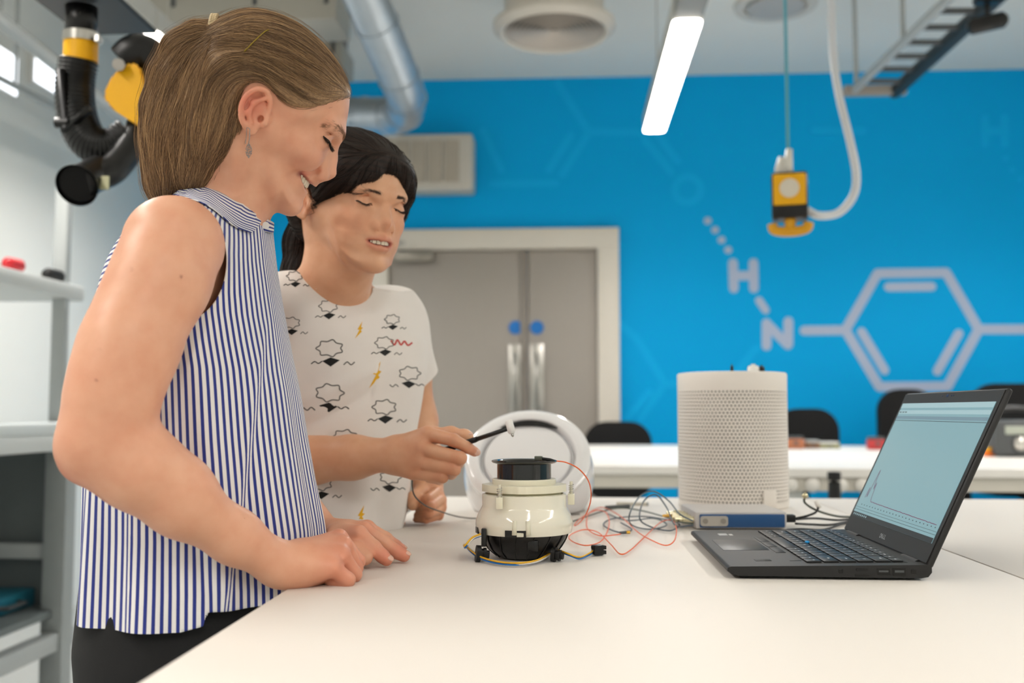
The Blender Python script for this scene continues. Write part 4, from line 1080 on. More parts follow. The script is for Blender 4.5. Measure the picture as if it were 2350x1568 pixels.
def keep_where(V, Q, g):
    """Clip a quad mesh to g > 0 with clean edges; returns triangles."""
    Tn = np.concatenate([Q[:, [0, 1, 2]], Q[:, [0, 2, 3]]]); pos = g > 0
    n = pos[Tn].sum(1); out = [Tn[n == 3]]; extra = []; cache = {}; nv = len(V); newv = []
    for t in Tn[(n > 0) & (n < 3)]:
        poly = []
        for i in range(3):
            a, b = int(t[i]), int(t[(i + 1) % 3])
            if pos[a]: poly.append(a)
            if pos[a] != pos[b]:
                key = (min(a, b), max(a, b))
                if key not in cache:
                    s = g[a] / (g[a] - g[b]); newv.append(V[a] + s * (V[b] - V[a])); cache[key] = nv + len(newv) - 1
                poly.append(cache[key])
        for i in range(1, len(poly) - 1): extra.append((poly[0], poly[i], poly[i + 1]))
    if extra: out.append(np.array(extra))
    Tn = np.concatenate(out); V2 = np.concatenate([V, np.array(newv)]) if newv else V
    used = np.unique(Tn); mp = np.full(len(V2), -1); mp[used] = np.arange(len(used))
    return V2[used], mp[Tn]
def set_color(o, C, name='tint'):
    me = o.data; at = me.color_attributes.new(name, 'FLOAT_COLOR', 'POINT')
    C = np.column_stack([C, np.ones(len(C))]).astype(np.float32); at.data.foreach_set('color', C.ravel())
def set_float(o, v, name):
    at = o.data.attributes.new(name, 'FLOAT', 'POINT'); at.data.foreach_set('value', np.asarray(v, np.float32))
def project(ops, P, off=0., it=4):
    for _ in range(it):
        d = evalf(ops, P) - off; P = P - grad(ops, P) * np.clip(d, -.004, .004)[:, None]
    return P
def strands_mesh(paths, rad, n=3):
    """paths: (N, K, 3) polylines -> thin tapered tubes as one mesh; rad: (N,) radii."""
    N, K, _ = paths.shape
    tan = np.gradient(paths, axis=1); tan /= np.linalg.norm(tan, axis=2, keepdims=True) + 1e-12
    ref = np.tile(np.array([.3, .5, .81]), (N, K, 1)); s = np.cross(tan, ref); s /= np.linalg.norm(s, axis=2, keepdims=True) + 1e-9
    u = np.cross(s, tan); tp = np.interp(np.linspace(0, 1, K), [0, .12, .7, 1], [.5, 1, .9, .15])
    r = rad[:, None] * tp[None]
    ring = np.stack([paths + (s * math.cos(2 * math.pi * k / n) + u * math.sin(2 * math.pi * k / n)) * r[..., None] for k in range(n)], 2)
    V = ring.reshape(-1, 3); idx = np.arange(N * K * n).reshape(N, K, n)
    a = idx[:, :-1]; b = idx[:, 1:]
    F = np.stack([a, np.roll(a, -1, 2), np.roll(b, -1, 2), b], -1).reshape(-1, 4)
    return V, F
class Frame:
    """Local frame: origin and axes (rows: forward, lateral, up), with scale."""
    def __init__(s, O, f, l, u, sc=1.): s.O = np.asarray(O, float); s.A = np.array([f, l, u], float); s.sc = sc
    def w(s, x, y, z): return s.O + (s.A.T @ np.array([x, y, z], float)) * s.sc
    def loc(s, P): return (P - s.O) @ s.A.T / s.sc
def poly_dist(P2, poly):
    """Signed distance, positive inside."""
    a = poly; b = np.roll(poly, -1, 0); e = b - a
    best = np.full(len(P2), 1e9); ins = np.zeros(len(P2), bool)
    for i in range(len(poly)):
        w = P2 - a[i]; t = np.clip((w @ e[i]) / (e[i] @ e[i] + 1e-12), 0, 1)
        q = w - t[:, None] * e[i]; best = np.minimum(best, (q * q).sum(1))
        c1 = (a[i, 1] <= P2[:, 1]) != (b[i, 1] <= P2[:, 1])
        if c1.any():
            xx = a[i, 0] + (P2[:, 1] - a[i, 1]) / (e[i, 1] if abs(e[i, 1]) > 1e-12 else 1e-12) * e[i, 0]
            ins ^= c1 & (P2[:, 0] < xx)
    d = np.sqrt(best); return np.where(ins, d, -d)
def idw(P2, ctl, p=2.0, eps=.006):
    """Inverse-distance interpolation; ctl rows: x, z, values..."""
    ctl = np.asarray(ctl, float); num = 0; den = 0
    for c in ctl:
        w = 1 / (((P2 - c[:2]) ** 2).sum(1) + eps ** 2) ** p; num = num + w[:, None] * c[2:]; den = den + w
    return num / den[:, None]
class PolyGrid:
    """Profile distance and width fields tabulated on a 2-D grid, bilinear lookup."""
    def __init__(s, poly, ctl, lo, hi, h=.002, p=2.0):
        s.lo = np.array(lo); s.h = h; s.n = np.ceil((np.array(hi) - lo) / h).astype(int) + 1
        G = np.stack(np.meshgrid(*[np.arange(k) for k in s.n], indexing='ij'), -1).reshape(-1, 2) * h + s.lo
        s.T = np.column_stack([poly_dist(G, poly), idw(G, ctl, p)]).reshape(s.n[0], s.n[1], -1)
    def __call__(s, P2):
        q = np.clip((P2 - s.lo) / s.h, 0, s.n - 1.001); i = q.astype(int); f = q - i
        T = s.T; a, b = i[:, 0], i[:, 1]; fx = f[:, :1]; fy = f[:, 1:]
        return T[a, b] * (1 - fx) * (1 - fy) + T[a + 1, b] * fx * (1 - fy) + T[a, b + 1] * (1 - fx) * fy + T[a + 1, b + 1] * fx * fy
def pillow(fr, grid, grow=0.):
    """Implicit solid with the grid's profile outline and elliptical cross-sections."""
    def f(P):
        L = fr.loc(P); t = grid(L[:, [0, 2]]); d = t[:, 0] + grow; W = t[:, 1] + grow; Rr = t[:, 2]
        a = np.abs(L[:, 1]) / W; b = 1 - np.minimum(d / Rr, 1.0)
        F = np.sqrt(a * a + np.maximum(b, 0) ** 2 + 1e-9) - 1
        return F * np.minimum(W, Rr) * .85 * fr.sc
    return f

# ------------------------------------------------------------------ skin
def skin_material(name, base, blotch, rough=.42):
    m = bpy.data.materials.new(name); m.use_nodes = True; nt = m.node_tree; b = nt.nodes['Principled BSDF']
    at = nt.nodes.new('ShaderNodeAttribute'); at.attribute_name = 'tint'
    tc = nt.nodes.new('ShaderNodeTexCoord')
    nz = nt.nodes.new('ShaderNodeTexNoise'); nz.inputs['Scale'].default_value = 38; nz.inputs['Detail'].default_value = 5; nt.links.new(tc.outputs['Object'], nz.inputs['Vector'])
    rp = nt.nodes.new('ShaderNodeMapRange'); rp.inputs[1].default_value = .3; rp.inputs[2].default_value = .75; rp.inputs[3].default_value = 0; rp.inputs[4].default_value = .3; nt.links.new(nz.outputs[0], rp.inputs[0])
    mx = nt.nodes.new('ShaderNodeMix'); mx.data_type = 'RGBA'; mx.blend_type = 'MULTIPLY'; nt.links.new(rp.outputs[0], mx.inputs[0]); nt.links.new(at.outputs['Color'], mx.inputs[6]); mx.inputs[7].default_value = lin(blotch) + (1,)
    nt.links.new(mx.outputs[2], b.inputs['Base Color'])
    b.inputs['Roughness'].default_value = rough; b.inputs['Specular IOR Level'].default_value = .38
    b.inputs['Subsurface Weight'].default_value = .22; b.inputs['Subsurface Radius'].default_value = (.010, .0038, .002); b.inputs['Subsurface Scale'].default_value = 1.0; b.subsurface_method = 'BURLEY'
    n2 = nt.nodes.new('ShaderNodeTexNoise'); n2.inputs['Scale'].default_value = 900; n2.inputs['Detail'].default_value = 2; nt.links.new(tc.outputs['Object'], n2.inputs['Vector'])
    bp = nt.nodes.new('ShaderNodeBump'); bp.inputs['Strength'].default_value = .12; bp.inputs['Distance'].default_value = .0006
    nt.links.new(n2.outputs[0], bp.inputs['Height']); nt.links.new(bp.outputs[0], b.inputs['Normal'])
    return m
def paint(V, base, blobs):
    """blobs: (centre, radius, colour, strength)."""
    C = np.tile(np.array(lin(base)), (len(V), 1))
    for c, r, col, s in blobs:
        w = np.clip(s * np.exp(-((V - np.asarray(c)) ** 2).sum(1) / (r * r)), 0, 1)[:, None]
        C = C * (1 - w) + np.array(lin(col)) * w
    return C
def hair_material(name, c0, c1, rough=.35):
    m = bpy.data.materials.new(name); m.use_nodes = True; nt = m.node_tree; b = nt.nodes['Principled BSDF']
    at = nt.nodes.new('ShaderNodeAttribute'); at.attribute_name = 'shade'
    mx = nt.nodes.new('ShaderNodeMix'); mx.data_type = 'RGBA'; mx.inputs[6].default_value = lin(c0) + (1,); mx.inputs[7].default_value = lin(c1) + (1,)
    nt.links.new(at.outputs['Fac'], mx.inputs[0]); nt.links.new(mx.outputs[2], b.inputs['Base Color'])
    b.inputs['Roughness'].default_value = rough; b.inputs['Specular IOR Level'].default_value = .45
    return m
def grow_hair(name, ops, seeds, flow, fr, steps, step, rad, mt, parent, off=(-.0008, .0014), jit=.12):
    """Strands that start at seeds and follow the 2-D flow (fr plane) over the hair volume."""
    P = seeds.copy(); N = len(P); offs = RNG.uniform(off[0], off[1], N)
    jx = RNG.normal(0, jit, N); paths = [P.copy()]
    P = project(ops, P, offs, 2); paths = [P.copy()]
    for k in range(steps):
        L = fr.loc(P); D = flow(L[:, [0, 2]]); n = np.linalg.norm(D, axis=1, keepdims=True) + 1e-9; D = D / n
        ang = jx * (1 + .25 * np.sin(k * .9 + jx * 40)); ca, sa = np.cos(ang), np.sin(ang)
        D = np.column_stack([D[:, 0] * ca - D[:, 1] * sa, D[:, 0] * sa + D[:, 1] * ca])
        d3 = D[:, :1] * fr.A[0] + D[:, 1:] * fr.A[2]
        g = grad(ops, P); d3 = d3 - g * (d3 * g).sum(1, keepdims=True); d3 /= np.linalg.norm(d3, axis=1, keepdims=True) + 1e-9
        P = P + d3 * step; d = evalf(ops, P) - offs; P = P - g * np.clip(d, -.003, .003)[:, None]
        paths.append(P.copy())
    paths = np.stack(paths, 1); rr = rad * RNG.uniform(.7, 1.25, N)
    V, F = strands_mesh(paths, rr)
    o = mesh_np(name, V, F, mt, parent, smooth=True); o['kind'] = 'stuff'
    L0 = fr.loc(paths[:, 0]); D0 = flow(L0[:, [0, 2]]); D0 = D0 / (np.linalg.norm(D0, axis=1, keepdims=True) + 1e-9); cr = L0[:, 0] * -D0[:, 1] + L0[:, 2] * D0[:, 0]
    sh = np.clip(RNG.uniform(0, 1, N) ** 1.2 * .7 + .22 * np.sin(cr * 420 + L0[:, 1] * 90) + .16 * np.sin(cr * 1150 + 1.3), 0, 1)
    sh = np.repeat(sh, (steps + 1) * 3); set_float(o, sh, 'shade')
    return o

# ------------------------------------------------------------------ hands
def finger(pts, radii, k=.004):
    return chain(list(zip(pts, radii)), k)
# ================================================================== head template (metres; x forward, y lateral, z up; origin at the ear canal)
def cz(px, py):
    return (.0004677 * (px - 605) + .0002181 * (py - 280), .0002181 * (px - 605) - .0004677 * (py - 280))
FACE_PX = [(802, 205), (801, 232), (797, 255), (791, 282), (786, 303), (777, 320), (766, 338), (753, 362), (738, 390), (727, 411), (721, 418), (712, 425), (699, 436), (690, 448), (683, 455), (681, 465), (678, 477), (668, 486), (656, 488),
           (641, 483), (625, 474), (603, 462), (586, 430), (572, 398), (545, 375), (505, 360), (472, 325), (450, 275), (441, 220), (448, 165), (466, 120), (498, 80), (545, 52), (590, 40), (640, 45), (690, 63), (735, 96), (770, 137), (792, 175)]
FACE_CTL = [(600, 180, 72, 75), (600, 60, 70, 70), (785, 205, 64, 60), (700, 235, 69, 62), (775, 295, 61, 66), (752, 335, 49, 76), (730, 312, 57, 72), (690, 335, 64, 74), (700, 385, 47, 76), (735, 385, 47, 78), (718, 415, 34, 78), (680, 412, 46, 72), (690, 450, 35, 60), (664, 474, 33, 40),
            (642, 452, 43, 40), (615, 438, 51, 34), (592, 400, 58, 38), (590, 300, 70, 65), (460, 220, 66, 70), (520, 340, 58, 50), (530, 100, 68, 70)]
def head_grid(px_list, ctl, sx=1., fw=None):
    pts = [np.array(cz(*p)) for p in px_list]
    if fw: pts = [fw(p) for p in pts]
    poly = np.array(spline(pts, 3, closed=True))
    c = [(*cz(a, b), w * .001 * sx, r * .001) for a, b, w, r in ctl]
    return PolyGrid(poly, c, (-.13, -.13), (.13, .15), .0015)
def sym(fn):
    """Both sides of a face feature."""
    return fn(1) + fn(-1)
def head_ops(fr, grid, S):
    w = fr.w; mm = .001; sc = fr.sc
    ops = [Fn(pillow(fr, grid), fr.w(.0, 0, .02), .16 * sc, .01)]
    def C(p, q, ra, rb, k=.006, op='+'): return Cone(w(*[v * mm for v in p]), w(*[v * mm for v in q]), ra * mm * sc, rb * mm * sc, k, op)
    def E(c, r, rx=0., rz=0., k=.006, op='+'):
        M = Matrix.Rotation(rz, 3, 'Z') @ Matrix.Rotation(rx, 3, 'Y'); ax = np.array(M.transposed()) @ fr.A
        return Ell(w(*[v * mm for v in c]), np.array(r) * mm * sc, ax, k, op)
    # sockets, cheeks, brow
    for s in (1, -1):
        ops.append(E((82, s * 33, 9), (13, 17, 10), k=.012, op='-'))
        ops.append(C((48, s * 46, -8), (S['cheek_x'], s * 36, S['cheek_z']), 10, 14, .014))
        ops.append(C((80, s * 10, 24), (70, s * 40, 27), 7, 6, .014))
    # nose
    nb, nt_ = S['nose_bridge'], S['nose_tip']
    ops += [C((nb[0] - 5, 0, nb[1]), (nb[0] + .45 * (nt_[0] - nb[0]) - 5.3, 0, nb[1] + .5 * (nt_[1] - nb[1])), 4.6, 5.4, .009),
            C((nb[0] + .45 * (nt_[0] - nb[0]) - 5.3, 0, nb[1] + .5 * (nt_[1] - nb[1])), (nt_[0] - 7.2, 0, nt_[1] - 1), 5.4, 7.2, .007)]
    for s in (1, -1):
        ops.append(C((nb[0] - 11, s * 5, nb[1] - 8), (nt_[0] - 19, s * 9, nt_[1] - 5), 5.5, 8, .010))
        ops.append(E((nt_[0] - 17, s * (S['ala'] - .5), nt_[1] - 7.5), (9, 5.2, 6.5), rx=.25, k=.0045))
    ops.append(C((nt_[0] - 10, 0, nt_[1] - 7), (nt_[0] - 19, 0, nt_[1] - 13), 4.5, 4, .005))
    for s in (1, -1):
        ops.append(E((nt_[0] - 14.5, s * (S['ala'] - 2.2), nt_[1] - 12), np.array((6.2, 3.2, 4.4)) * S.get('nostril', 1.), rx=.5, k=.002, op='-'))
    # eyes: lids over the eyeballs, lowered
    ex_, ez_ = S['eye']
    for s in (1, -1):
        ops.append(Ell(w(ex_ * mm, s * 31 * mm, ez_ * mm), np.array((12.6, 14.2, 11.8)) * mm * sc, fr.A, .005))
        # crease above the lid
        ops += [C((ex_ + 11.5, s * 20, ez_ + 7.5), (ex_ + 12.0, s * 31, ez_ + 10.5), .9, 1.1, .004, '-'), C((ex_ + 12, s * 31, ez_ + 10.5), (ex_ + 5, s * 43, ez_ + 7), 1.1, .8, .004, '-')]
        # slit between the lids
        q = S['slit']
        for a, b in zip(q[:-1], q[1:]): ops.append(C((ex_ + a[0], s * a[1], ez_ + a[2]), (ex_ + b[0], s * b[1], ez_ + b[2]), .9, .9, .0022, '-'))
        # lower lid and pouch
        ops.append(C((ex_ + 10.5, s * 21, ez_ - 8), (ex_ + 6, s * 41, ez_ - 6), 3.2, 3, .009))
    # mouth
    m = S['mouth']
    for s in (1, -1):
        for a, b in zip(m['upper'][:-1], m['upper'][1:]): ops.append(C((a[0], s * a[1], a[2]), (b[0], s * b[1], b[2]), a[3], b[3], .0055))
        for a, b in zip(m['lower'][:-1], m['lower'][1:]): ops.append(C((a[0], s * a[1], a[2]), (b[0], s * b[1], b[2]), a[3], b[3], .0055))
        if S.get('fold_r', 1.4) > 0: ops.append(C(m['fold'][0][:1] + (s * m['fold'][0][1],) + m['fold'][0][2:], m['fold'][1][:1] + (s * m['fold'][1][1],) + m['fold'][1][2:], S.get('fold_r', 1.4), S.get('fold_r', 1.4) * .7, .010, '-'))
        for dy in (0, 5): 
            for a, b in zip(m['cut'][:-1], m['cut'][1:]): ops.append(C((a[0] + dy * .2, s * (a[1] + dy * (a[1] > 0)), a[2]), (b[0] + dy * .2, s * (b[1] + dy), b[2]), a[3], b[3], .0025, '-'))
    ops.append(E((m['chin'][0] - 11, 0, m['chin'][1]), (12, 15, 11), k=.014))
    # ears
    for s in (1, -1):
        def e(x, y, z): return (x, s * y, z)
        ops.append(E(e(-13, 76, 7), (13, 3.6, 22), rx=-.28, k=.005))
        ops.append(C(e(-2, 70, 4), e(-12, 75, 4), 9, 7, .006))
        hx = [e(1, 76, 12), e(-3, 80, 24), e(-11, 83, 30.5), e(-21, 85.5, 28), e(-27.5, 86.5, 18), e(-28, 86, 5), e(-22.5, 84, -7), e(-14, 81.5, -14)]
        hx = spline(hx, 3)
        for a, b in zip(hx[:-1], hx[1:]): ops.append(C(a, b, 2.8, 2.8, .002))
        ops.append(E(e(-8.5, 78.5, -14), (6.2, 3.4, 6.5), rx=-.3, k=.005))
        ops.append(E(e(-9, 84, 4), (8.5, 7, 11), rx=-.28, k=.003, op='-'))
        ah = [e(-10, 82, 22), e(-18, 84, 14), e(-18.5, 84, 2), e(-12, 81.5, -7)]
        for a, b in zip(ah[:-1], ah[1:]): ops.append(C(a, b, 2.6, 2.8, .004))
        ops.append(E(e(2, 77.5, -1), (3.8, 3.6, 5), k=.003))
        ops.append(E(e(-3.5, 76, 1), (3.4, 5, 4.2), k=.0015, op='-'))
    return ops
def teeth_mesh(name, fr, path, n, size, material, parent, hfall=.0, bev=.38):
    """A row of separate rounded crowns along a half-path mirrored to both sides; one mesh."""
    bm = BM(); pts = [np.array(p) for p in path]
    full = [np.array((p[0], -p[1], p[2])) for p in pts[::-1]][:-1] + pts if pts[0][1] == 0 else pts
    sp = np.array(spline(full, 12)); seg = np.r_[0, np.cumsum(np.linalg.norm(np.diff(sp, axis=0), axis=1))]
    for k in range(n):
        t = (k + .5) / n * seg[-1]; c = np.array([np.interp(t, seg, sp[:, i]) for i in range(3)])
        c2 = np.array([np.interp(min(t + .5, seg[-1]), seg, sp[:, i]) for i in range(3)]); c1 = np.array([np.interp(max(t - .5, 0), seg, sp[:, i]) for i in range(3)])
        d = c2 - c1; a = math.atan2(d[1], d[0]); wd = seg[-1] / n * .96
        f = 1 - hfall * abs((k + .5) / n - .5) * 2
        M = Matrix.Translation(Vector(c)) @ Matrix.Rotation(a, 4, 'Z')
        b2 = BM(); box(b2, (0, 0, 0), (wd, size[0], size[1] * f), bevel=min(wd, size[0]) * bev, seg=3)
        bmesh.ops.transform(b2, matrix=M, verts=b2.verts)
        me = bpy.data.meshes.new('crown'); b2.to_mesh(me); b2.free(); bm.from_mesh(me); bpy.data.meshes.remove(me)
    for v in bm.verts: v.co = Vector(fr.w(*(np.array(v.co) * .001)))
    return obj(name, bm, material, parent, smooth=True)

# ================================================================== the woman in the striped shirt
M_skinA = skin_material('skin_fair', 'e0a98c', 'dba28c')
SKIN_A = 'e5ae8f'
lA = -nrm(ray(615, 300)); exA = nrm(RIGHT - lA * (RIGHT @ lA)); ezA = nrm(UP - lA * (UP @ lA))
OA = U(605, 280, 1.18)
c25, s25 = math.cos(math.radians(25)), math.sin(math.radians(25))
FA = Frame(OA, c25 * exA - s25 * ezA, lA, s25 * exA + c25 * ezA)
gridA = head_grid(FACE_PX, FACE_CTL)
SA = dict(nose_bridge=(88.5, 9.), nose_tip=(104.2, -20.), ala=14., cheek_z=-14, cheek_x=63, eye=(66.5, 11.5),
          slit=[(5.9, 19, -3.0), (9.6, 24, -5.0), (11.1, 31, -5.6), (10.1, 38, -4.0), (6.7, 43, -.5), (1.5, 45.5, 1.5)],
          mouth=dict(upper=[(81.5, 0, -40.5, 3.8), (77.5, 12, -39.5, 3.6), (70, 22, -37, 3.0), (62, 28, -34.5, 2.2)],
                     lower=[(73.5, 0, -54.5, 4.6), (71, 12, -52.5, 4.4), (66.5, 21, -46, 3.4), (61.5, 27.5, -36.5, 2.2)],
                     cut=[(82, 0, -47.5, 4.6), (78, 12, -45.8, 4.4), (71, 22, -41, 3.2), (64.5, 28, -36, 1.6)],
                     fold=[(79, 19, -25), (60, 35, -38)], chin=(77, -75)))
opsA = head_ops(FA, gridA, SA)
nHeadA = len(opsA)
# neck
nk = [(FA.w(-.022, 0, -.045), .048), (U(505, 430, 1.195), .043), (U(478, 530, 1.205), .046)]
opsA += chain(nk, .02)
opsA += chain([(FA.w(.012, 0, -.062), .034), (U(535, 470, 1.19), .034), (U(510, 540, 1.2), .04)], .022)
for s in (-1, 1): opsA += chain([(FA.w(-.012, s * .045, -.03), .018), (U(560, 505, 1.19 - s * .018), .012)], .018)
# torso frame
tA = math.radians(-9)
TCA = U(470, 900, 1.2); TFA = np.array([math.cos(tA), -math.sin(tA), 0.]); TLA = np.array([-math.sin(tA), -math.cos(tA), 0.])   # front, near-side lateral
def zpx(y, d=1.2): return CAM_POS[2] - (y - 943.) / FPX * d
def loft(center, F, Lt, zs, Af, Ab, B, n=2.3, fold=None, zlo=None, zhi=None):
    zs = np.array(zs)[::-1]; Af = np.array(Af)[::-1]; Ab = np.array(Ab)[::-1]; B = np.array(B)[::-1]
    zf = np.linspace(zs[0], zs[-1], 200)
    def sm(v):
        y = np.interp(zf, zs, v); k = np.hanning(23); k /= k.sum(); return np.convolve(np.pad(y, 11, mode='edge'), k, 'valid')
    tf, tb, tw = sm(Af), sm(Ab), sm(B)
    def f(P):
        q = P - center; a = q @ F; b = q @ Lt; z = P[:, 2]
        A = np.where(a > 0, np.interp(z, zf, tf), np.interp(z, zf, tb)); W = np.interp(z, zf, tw)
        r = ((np.abs(a) / A) ** n + (np.abs(b) / W) ** n + 1e-9) ** (1 / n) - 1
        d = r * np.minimum(A, W) * .9
        if fold is not None: d = d - fold(a, b, z)
        d = np.maximum(d, np.maximum(zs[0] - z, z - zs[-1]))
        return d
    c = np.array([center[0], center[1], (zs[0] + zs[-1]) / 2])
    return f, c, (zs[-1] - zs[0]) / 2 + max(B.max(), Af.max()) * 1.2
ysA = [500, 560, 620, 700, 800, 900, 1000, 1100, 1200, 1300, 1440]
zA = [zpx(y) for y in ysA]
frA = np.array([615, 624, 633, 648, 668, 690, 707, 727, 748, 757, 762]) - 470
bkA = 470 - np.array([330, 285, 258, 238, 230, 227, 226, 226, 226, 226, 226])
dA = tA + math.radians(20)
toA = lambda e, B: np.sqrt(np.maximum((e * 1.17 / FPX) ** 2 - (B * math.sin(dA)) ** 2, .03 ** 2)) / math.cos(dA)
BA = np.array([.085, .128, .150, .160, .163, .165, .166, .168, .172, .178, .186])
AfA, AbA = toA(frA, BA), toA(bkA, BA)
def foldsA(a, b, z):
    th = np.arctan2(b, a); low = np.clip((1.16 - z) / .3, 0, 1)
    f = .0050 * low * (np.cos(9 * th + 6 * z) * .6 + np.cos(15 * th - 9 * z + 1) * .5)
    f += .006 * np.exp(-((a - .035 + (z - 1.05) * .16) / .02) ** 2) * np.clip((1.27 - z) / .1, 0, 1)
    f -= .004 * np.exp(-((a - .0 + (z - 1.05) * .30) / .012) ** 2) * np.clip((1.25 - z) / .1, 0, 1)
    return f
shf, shc, shR = loft(TCA, TFA, TLA, zA, AfA, AbA, BA, fold=foldsA)
bdf, bdc, bdR = loft(TCA, TFA, TLA, zA, AfA * .84, AbA * .84, BA * .86)
opsA.append(Fn(bdf, bdc, bdR, .03))
shN, shF = U(398, 560, 1.035), U(430, 560, 1.36)
trap = lambda g: [Cone(U(485, 530, 1.2), shN + np.array([0, .02, 0.0]), .034 + g, .045 + g, .03), Cone(U(485, 530, 1.2), shF, .034 + g, .045 + g, .03)]
opsA += trap(-.006)
# near arm
elA = U(232, 1015, .945); wrA = U(640, 1296, 1.045)
opsA += chain([(U(398, 562, 1.022), .0505), (U(366, 650, 1.0), .0455), (U(300, 800, .968), .0405), (U(255, 930, .95), .0385), (elA, .0375)], .02)
opsA += chain([(U(312, 730, .982), .034), (U(268, 850, .957), .034)], .03)
opsA += [Cone(U(188, 1062, .945), U(205, 1040, .945), .0155, .022, .02)]
opsA += chain([(elA, .0365), (U(310, 1075, .955), .0365), (U(420, 1155, .98), .032), (U(540, 1233, 1.015), .0255), (wrA, .0212)], .015)
opsA += [Cone(U(275, 1020, .955), U(400, 1110, .975), .026, .026, .03)]
# armpit bridge to the chest
opsA += [Cone(U(430, 668, 1.075), U(452, 600, 1.10), .021, .024, .025)]
# near hand: loose fist resting on the table
def Tz(px, py, h): return T(px, py, .9 + h)
mcpA = [U(777, 1236, 1.118), U(786, 1252, 1.095), U(782, 1276, 1.072), U(762, 1303, 1.05)]
pipA = [U(820, 1288, 1.125), U(814, 1303, 1.105), U(812, 1318, 1.083), U(798, 1331, 1.058)]
opsA += [Cone(wrA, U(700, 1288, 1.062), .0205, .019, .016), Cone(U(690, 1280, 1.085), mcpA[0], .016, .0105, .018), Cone(U(690, 1285, 1.075), mcpA[1], .017, .011, .018),
         Cone(U(690, 1295, 1.062), mcpA[2], .017, .0105, .018), Cone(U(680, 1308, 1.05), mcpA[3], .016, .0100, .018), Cone(U(690, 1318, 1.065), U(755, 1312, 1.085), .014, .014, .016)]
dipA = [U(785, 1313, 1.135), U(782, 1325, 1.112), U(772, 1333, 1.09), U(762, 1338, 1.064)]
for m_, p_, d_, r in zip(mcpA, pipA, dipA, (.0092, .0094, .0088, .0080)):
    opsA += finger([m_, p_, d_], [r * 1.12, r, r * .9], .0025)
opsA += chain([(U(700, 1290, 1.115), .0135), (U(752, 1290, 1.145), .0115), (U(800, 1308, 1.155), .009)], .008)
# far arm and its flat hand
elF = U(600, 1070, 1.385); wrF = U(752, 1236, 1.24)
opsA += chain([(U(440, 570, 1.36), .048), (U(520, 830, 1.385), .039), (elF, .034)], .02) + chain([(elF, .034), (U(670, 1150, 1.32), .030), (wrF, .021)], .015)
fing = [([U(823, 1226, 1.183), U(858, 1257, 1.18), U(877, 1276, 1.179), U(887, 1285, 1.178)], .0088), ([U(836, 1217, 1.215), U(884, 1248, 1.213), U(910, 1267, 1.213), U(927, 1276, 1.214)], .0090),
        ([U(842, 1213, 1.245), U(885, 1237, 1.252), U(908, 1254, 1.262), U(920, 1261, 1.268)], .0085), ([U(842, 1213, 1.272), U(875, 1230, 1.29), U(892, 1240, 1.31), U(900, 1245, 1.32)], .0075)]
for pts, r in fing:
    opsA += [Cone(U(775, 1232, depth_of(pts[0]) * .5 + .612), pts[0], .016, .0108, .012)] + finger(pts, [r * 1.1, r, r * .92, r * .85], .003)
opsA += chain([(wrF, .020), (U(800, 1230, 1.225), .017)], .014) + chain([(U(775, 1245, 1.2), .014), (U(815, 1268, 1.172), .0105), (U(838, 1281, 1.165), .0088)], .008)
opsA += [Cone(U(880, 1279, 1.177), U(886, 1283, 1.176), .0045, .0045, .002)]
# legs inside the trousers
hipA = np.array([TCA[0], TCA[1], .84])
opsA += chain([(hipA + TLA * .075, .07), (hipA + TLA * .075 + np.array([0, 0, -.36]), .05), (hipA + TLA * .075 + np.array([-.01, 0, -.76]), .035)], .03)
opsA += chain([(hipA - TLA * .075, .07), (hipA - TLA * .075 + np.array([0, 0, -.36]), .05), (hipA - TLA * .075 + np.array([-.01, 0, -.76]), .035)], .03)
WA = thing('person', 'person in a blue and white striped sleeveless shirt, hands resting on the table', 'person', (TCA[0], TCA[1], 0))
WO = np.array([TCA[0], TCA[1], 0.])
def chunks(ops, boxes):
    Vs, Qs, n = [], [], 0
    for lo, hi, h in boxes:
        v, q = surface(ops, lo, hi, h); Vs.append(v); Qs.append(q + n); n += len(v)
    return np.concatenate(Vs), np.concatenate(Qs)
def inbox(V, lo, hi): return ((V > lo) & (V < hi)).all(1)
def body_mesh(name, ops, detail, coarse, mt, parent, origin, colour):
    """Fine boxes for the parts in view, coarse for what clothes cover; welded into one mesh along hidden seams."""
    Vs, Qs, n = [], [], 0
    for k, (lo, hi, h) in enumerate(detail + [coarse]):
        v, q = surface(ops, lo, hi, h)
        # drop what a finer box already holds
        c = v[q].mean(1); keep = np.ones(len(q), bool)
        for lo2, hi2, h2 in (detail + [coarse])[:k]: keep &= ~inbox(c, np.asarray(lo2) + h2 * 1.0, np.asarray(hi2) - h2 * 1.0)
        q = q[keep]; Vs.append(v); Qs.append(q + n); n += len(v)
    V = np.concatenate(Vs); Q = np.concatenate(Qs); used = np.unique(Q); mp = np.full(len(V), -1); mp[used] = np.arange(len(used)); V = V[used]; Q = mp[Q]
    o = mesh_np(name, V - origin, Q, mt, parent); set_color(o, colour(V)); return o, V, Q
def bb(pts, pad): P = np.array(pts); return P.min(0) - pad, P.max(0) + pad
headlo, headhi = bb([FA.w(-.12, -.1, -.11), FA.w(.12, .1, -.11), FA.w(.12, -.1, .14), FA.w(-.12, .1, .14)], .005)
headlo[2] = min(headlo[2], zpx(500))
armlo, armhi = bb([U(130, 430, .95), U(520, 430, 1.08), U(950, 1360, 1.06), U(900, 1360, 1.30), U(200, 1150, .88)], .005)
armhi[1] = 1.34
hand_lo, hand_hi = bb([U(600, 1180, 1.0), U(950, 1380, 1.0), U(950, 1200, 1.33), U(640, 1200, 1.33)], .004)
hand_lo[2] = .88
